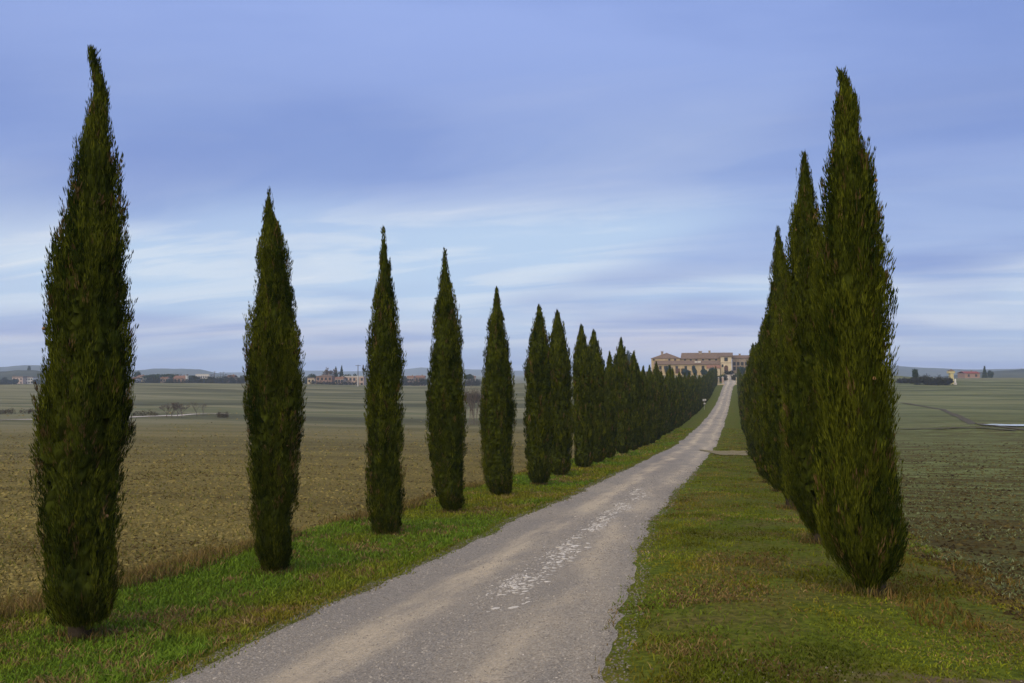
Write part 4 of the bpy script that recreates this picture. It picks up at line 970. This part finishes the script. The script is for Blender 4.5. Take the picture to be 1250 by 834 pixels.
house(15, 28, 459.4, 461, 640, 'pale two-storey farmhouse on the left hillside, left wing', 'pink', 'tile', 'flat', 'farmhouse', 8, 3); house(28.6, 40, 460.2, 461.2, 645, 'white farmhouse wing on the left hillside, right part', 'white', 'tile', 'flat', 'farmhouse', 8, 4)
house(161, 166, 461, 462.4, 470, 'white little house just right of the nearest cypress', 'white'); house(167, 174, 458.5, 460, 500, 'small house with red roof right of the white one'); house(196, 205, 460, 461.8, 480, 'low house under the dark pines', 'pink')
house(212, 226, 459, 461.6, 470, 'reddish brick house left of the tall chimney', 'brick'); house(239, 255.5, 456.6, 458.2, 600, 'long white flat-roofed building behind the hilltop', 'white', 'concrete', 'flat', 'long_building', 10, 6); house(277, 285, 458.2, 460.5, 480, 'pinkish house among trees left of the second cypress', 'pink')
house(386, 405, 457.4, 459.6, 420, 'brick farmhouse with hip roof under the bare tree', 'brick', 'tile', True, 'farmhouse', 8, 4); house(375.5, 384, 461, 462.2, 430, 'low pale outbuilding left of the brick farmhouse', 'cream', 'tile', 'flat', 'outbuilding', 5, 2)
house(421, 444, 459, 460.2, 430, 'long low shed behind the white pole', 'pink', 'concrete', 'flat', 'long_shed', 8, 5); house(409, 419, 460.6, 462.2, 415, 'small pink house right of the brick farmhouse', 'pink')
house(497, 505, 459.2, 461, 480, 'small house left of the fourth cypress', 'pink'); house(507, 518, 458.8, 460.6, 500, 'small red-roofed house touching the fourth cypress', 'brick'); house(571, 580, 459.4, 461, 480, 'small house between the fourth and fifth cypress', 'cream')
house(1178, 1196, 453.8, 455.8, 470, 'dark red barn on the right skyline', 'brick', 'tile', False, 'barn', 8, 2); bpy.data.objects['barn.001'].children[0].data.materials[0] = plain('barn red', (.20, .05, .04), .85, .2, 2)
# masonry shrine post and a small white stone by the right bushes
b = base_at(1161, 265); o = empty('wayside_shrine', tuple(b), YAW); hh = z_of(450.8, 265) - b[2]; M['yellow'] = plain('yellow plaster', (.50, .43, .22), .9, .15, 3)
MB().box(-.55, .55, -.55, .55, -.3, hh * .72).build('shaft', M['yellow'], o); MB().box(-1.1, .9, -.7, .7, hh * .723, hh * .86).build('niche', M['yellow'], o); MB().add([(-1.1, -.8, hh * .863), (1.0, -.8, hh * .863), (1.0, .8, hh * .863), (-1.1, .8, hh * .863), (0, 0, hh)], [(0, 1, 4), (1, 2, 4), (2, 3, 4), (3, 0, 4), (0, 3, 2, 1)]).build('roof', M['tile'], o); tag(o, 'yellow masonry wayside shrine at the end of the right bushes', 'shrine')
b = base_at(1165.8, 262); o = empty('marker_stone', tuple(b)); hh = max(.6, z_of(462.5, 262) - b[2]); MB().box(-.4, .4, -.3, .3, -.2, hh * .3).build('base', M['concrete'], o); MB().tube([(0, 0, hh * .303), (0, 0, hh * .8), (0, 0, hh)], [.3, .27, .1], 10).build('shaft', M['white'], o); tag(o, 'white marker stone beside the yellow shrine', 'marker stone')


def pole(px, ytop, d, label, w_=.14, split=None, bars=1, group=None, wide=1.0):
    b = base_at(px, d); H = z_of(ytop, d) - b[2]; o = empty('utility_pole', tuple(b), YAW); k = split or 0
    if split: MB().tube([(0, 0, -.3), (0, 0, H * split)], [w_ * 1.9, w_ * 1.7], 8).build('base', M['concrete'], o)
    MB().tube([(0, 0, H * k - .3 if k else -.3), (0, 0, H)], [w_, w_ * .8], 8).build('shaft', M['wood'], o)
    for i in range(bars): MB().box(-1.0 * wide, 1.0 * wide, -.08, .08, H - .35 - i * .8, H - .2 - i * .8).build('crossarm', M['wood'], o)
    return tag(o, label, 'pole', group)


pole(437, 445.5, 300, 'utility pole with white lower half in front of the long shed', .16, .5)
pole(262, 453.6, 520, 'left of three thin poles above the dark wood', .2, None, 1, 'far poles'); pole(269, 454.4, 540, 'middle of three thin poles above the dark wood', .16, None, 1, 'far poles'); pole(272.8, 454.0, 540, 'right of three thin poles above the dark wood', .16, None, 1, 'far poles')
pole(228.5, 457, 440, 'pale tall chimney-like post on the hilltop', .5, .9, 1); pole(1096, 446, 600, 'far lattice-like pole right of the big cypress', .22, None, 2, 'far poles')
# trees of the hamlets
ft = [(205, 456.2, 490, 38, 'umbrella', 'broad dark umbrella pine above the low house'), (188, 456.8, 500, 26, 'umbrella', 'umbrella pine left of the broad one'), (234, 457, 470, 9, 'round', 'blue-green tree right of the tall post'), (168, 453.5, 520, 12, 'round', 'greyish tree just right of the nearest cypress'),
      (36, 447.8, 790, 5, 'round', 'single round tree on top of the left hill'), (379, 456, 440, 14, 'round', 'dark round tree at the edge of the second cypress'), (417, 448.2, 430, 9, 'cone', 'dark conifer right of the bare tree'), (410, 450, 435, 8, 'cone', 'smaller thin conifer next to the bare tree'),
      (425, 456.6, 440, 10, 'round', 'low tree left of the utility pole'), (433, 456.3, 445, 7, 'round', 'low tree right behind the utility pole'), (572.5, 457, 430, 12, 'umbrella', 'umbrella pine right of the fourth cypress'), (1118, 449.8, 275, 8, 'round', 'round green bush-tree above the right bushes'),
      (1202, 448.2, 480, 6, 'cone', 'dark conifer right of the red barn'), (1209, 449.6, 490, 6, 'round', 'dark tree right of the conifer by the red barn')]
for i, (px, yt, d, wd, kd, lb) in enumerate(ft): round_tree(px, yt, d, wd, lb, 'far trees on the skyline', DK, DK2, 'far_tree', kd, 110 + i)
small = sorted(px + rs.uniform(-3, 3) for px in list(range(160, 300, 7)) + list(range(376, 446, 9)) + list(range(496, 522, 6)) + [3, 10, 18, 44, 50])
for i, px in enumerate(small):
    lb = ('first' if i == 0 else ordinal(i + 1)) + ' from the left of the small dark trees about the skyline farms'
    round_tree(px, rs.uniform(458, 462.5) + (2.5 if px < 60 else 0), rs.uniform(450, 540) if px > 60 else 560, rs.uniform(8, 16), lb, 'small trees of the left skyline', DK, (.055, .055, .036), 'far_tree', 'round', 300 + i)
bare_tree(395, 440.5, 425, 30, 'large bare tree behind the brick farmhouse', 'bare_tree', 5, 1, 5, thick=1.7); bare_tree(404, 443.5, 430, 18, 'smaller bare tree between the big one and the conifers', 'bare_tree', 6, 1, 5, thick=1.5)
fbush = [(1108, 459, 270, 26, 'grey-green low bushes nearest the big cypress'), (1127, 456, 262, 20, 'dark bush mass left of the thicket'), (1140, 457.6, 258, 20, 'dark thicket in the middle of the right bushes'), (1154, 459.3, 258, 18, 'dark scrub left of the yellow shrine'), (8, 469.5, 420, 34, 'dark blue-green copse at the left picture edge'),
         (35, 470, 600, 36, 'shrubs below the white farmhouse'), (180, 462.5, 430, 42, 'bare grey copse right of the nearest cypress'), (270, 457.4, 470, 34, 'dark wooded mound left of the second cypress'), (290, 459, 460, 22, 'brownish copse right behind the wooded mound'), (250, 462.5, 440, 34, 'dark hedge below the long white building'),
         (218, 463.4, 430, 30, 'brown hedge below the brick house'), (408, 465, 395, 70, 'long dark hedge in front of the brick farmhouse'), (500, 463.5, 420, 42, 'dark hedge between the third and fourth cypress'), (576, 463.5, 420, 24, 'hedge between the fourth and fifth cypress'), (577, 476, 180, 22, 'dark hedgerow in the field between the fourth and fifth cypress')]
for i, (px, yt, d, wd, lb) in enumerate(fbush): bush(px, yt - (1.5 if d > 350 else 0), d, wd, lb, 'bushes and hedges on the skyline', (.02, .024, .018), (.055, .05, .036), 140 + i, 'hedge' if 'hedge' in lb else 'bush', 2200)


# ------------------------------------------------------------------ distant hills and haze
t = NT('wooded hill'); g = t.noise(.02, 5, .6); M['hill'] = t.out(t.ramp(g, [(.3, (.022, .028, .02)), (.7, (.075, .078, .05))]), 1.0)


def hills(name, pts, d, back, label, mat='hill'):
    """ridge given by skyline pixels; a rounded body with its own depth"""
    xs = np.linspace(pts[0][0], pts[-1][0], 90); ysk = np.interp(xs, [p[0] for p in pts], [p[1] for p in pts]) - (fbm(xs * .09, 0 * xs, 201, 3) - .5) * 1.1
    V, nx, nv = [], len(xs), 9
    for j in range(nv):
        q = j / (nv - 1); dj = d + (q - .5) * 2 * back; hgt = math.cos((q - .5) * math.pi) ** .8 if 0 < q < 1 else 0
        for x, y in zip(xs, ysk):
            top = at(x, y, d); p = at(x, 455, dj); zb = -12.0; V.append((p[0], p[1], zb + (top[2] - zb) * hgt))
    i = (np.arange(nv - 1)[:, None] * nx + np.arange(nx - 1)[None]).ravel(); Fq = np.stack([i, i + 1, i + nx + 1, i + nx], 1)
    return tag(link(name, np_mesh(name, np.array(V), Fq, M[mat], None, True)), label, 'hills', kind='structure')


hills('hills', [(-120, 462), (-30, 456), (5, 453.5), (22, 451.6), (40, 452), (60, 455), (100, 462), (130, 470)], 800, 170, 'near hill behind the white farmhouse')
hills('hills', [(-200, 452), (0, 448.5), (30, 445.5), (50, 446.5), (90, 450), (165, 452.5), (185, 450.2), (200, 449.8), (230, 450.6), (245, 451.2), (262, 455), (300, 462)], 2100, 300, 'blue ridge on the left skyline')
hills('hills', [(250, 456), (330, 453.5), (372, 452.2), (430, 453.5), (497, 450.5), (515, 448.8), (535, 450), (600, 451.5), (700, 455), (760, 459)], 3300, 350, 'faint far mountains on the middle skyline')
hills('hills', [(850, 458), (1000, 452), (1090, 446.5), (1130, 449), (1180, 451.5), (1210, 450.8), (1290, 449.5), (1400, 451)], 2000, 300, 'blue ridge on the right skyline')
hills('hills', [(1150, 460), (1195, 454.5), (1225, 452.4), (1250, 450.8), (1330, 449), (1450, 452)], 900, 160, 'darker wooded rise at the right picture edge')

mb = MB(); mb.box(-4400, 4400, -700, 4400, -14.5, 75); hz_ = mb.build('haze', plain('haze air', (.5, .5, .5)))
mm = bpy.data.materials.new('haze air volume'); mm.use_nodes = True; nn = mm.node_tree.nodes; nn.remove(nn['Principled BSDF']); pv_ = nn.new('ShaderNodeVolumePrincipled')
pv_.inputs['Color'].default_value = (.66, .80, 1.0, 1); pv_.inputs['Density'].default_value = .00028; pv_.inputs['Anisotropy'].default_value = 0.0
mm.node_tree.links.new(pv_.outputs[0], nn['Material Output'].inputs['Volume']); hz_.data.materials[0] = mm; tag(hz_, 'thin blue air over the far country', 'haze', kind='stuff')
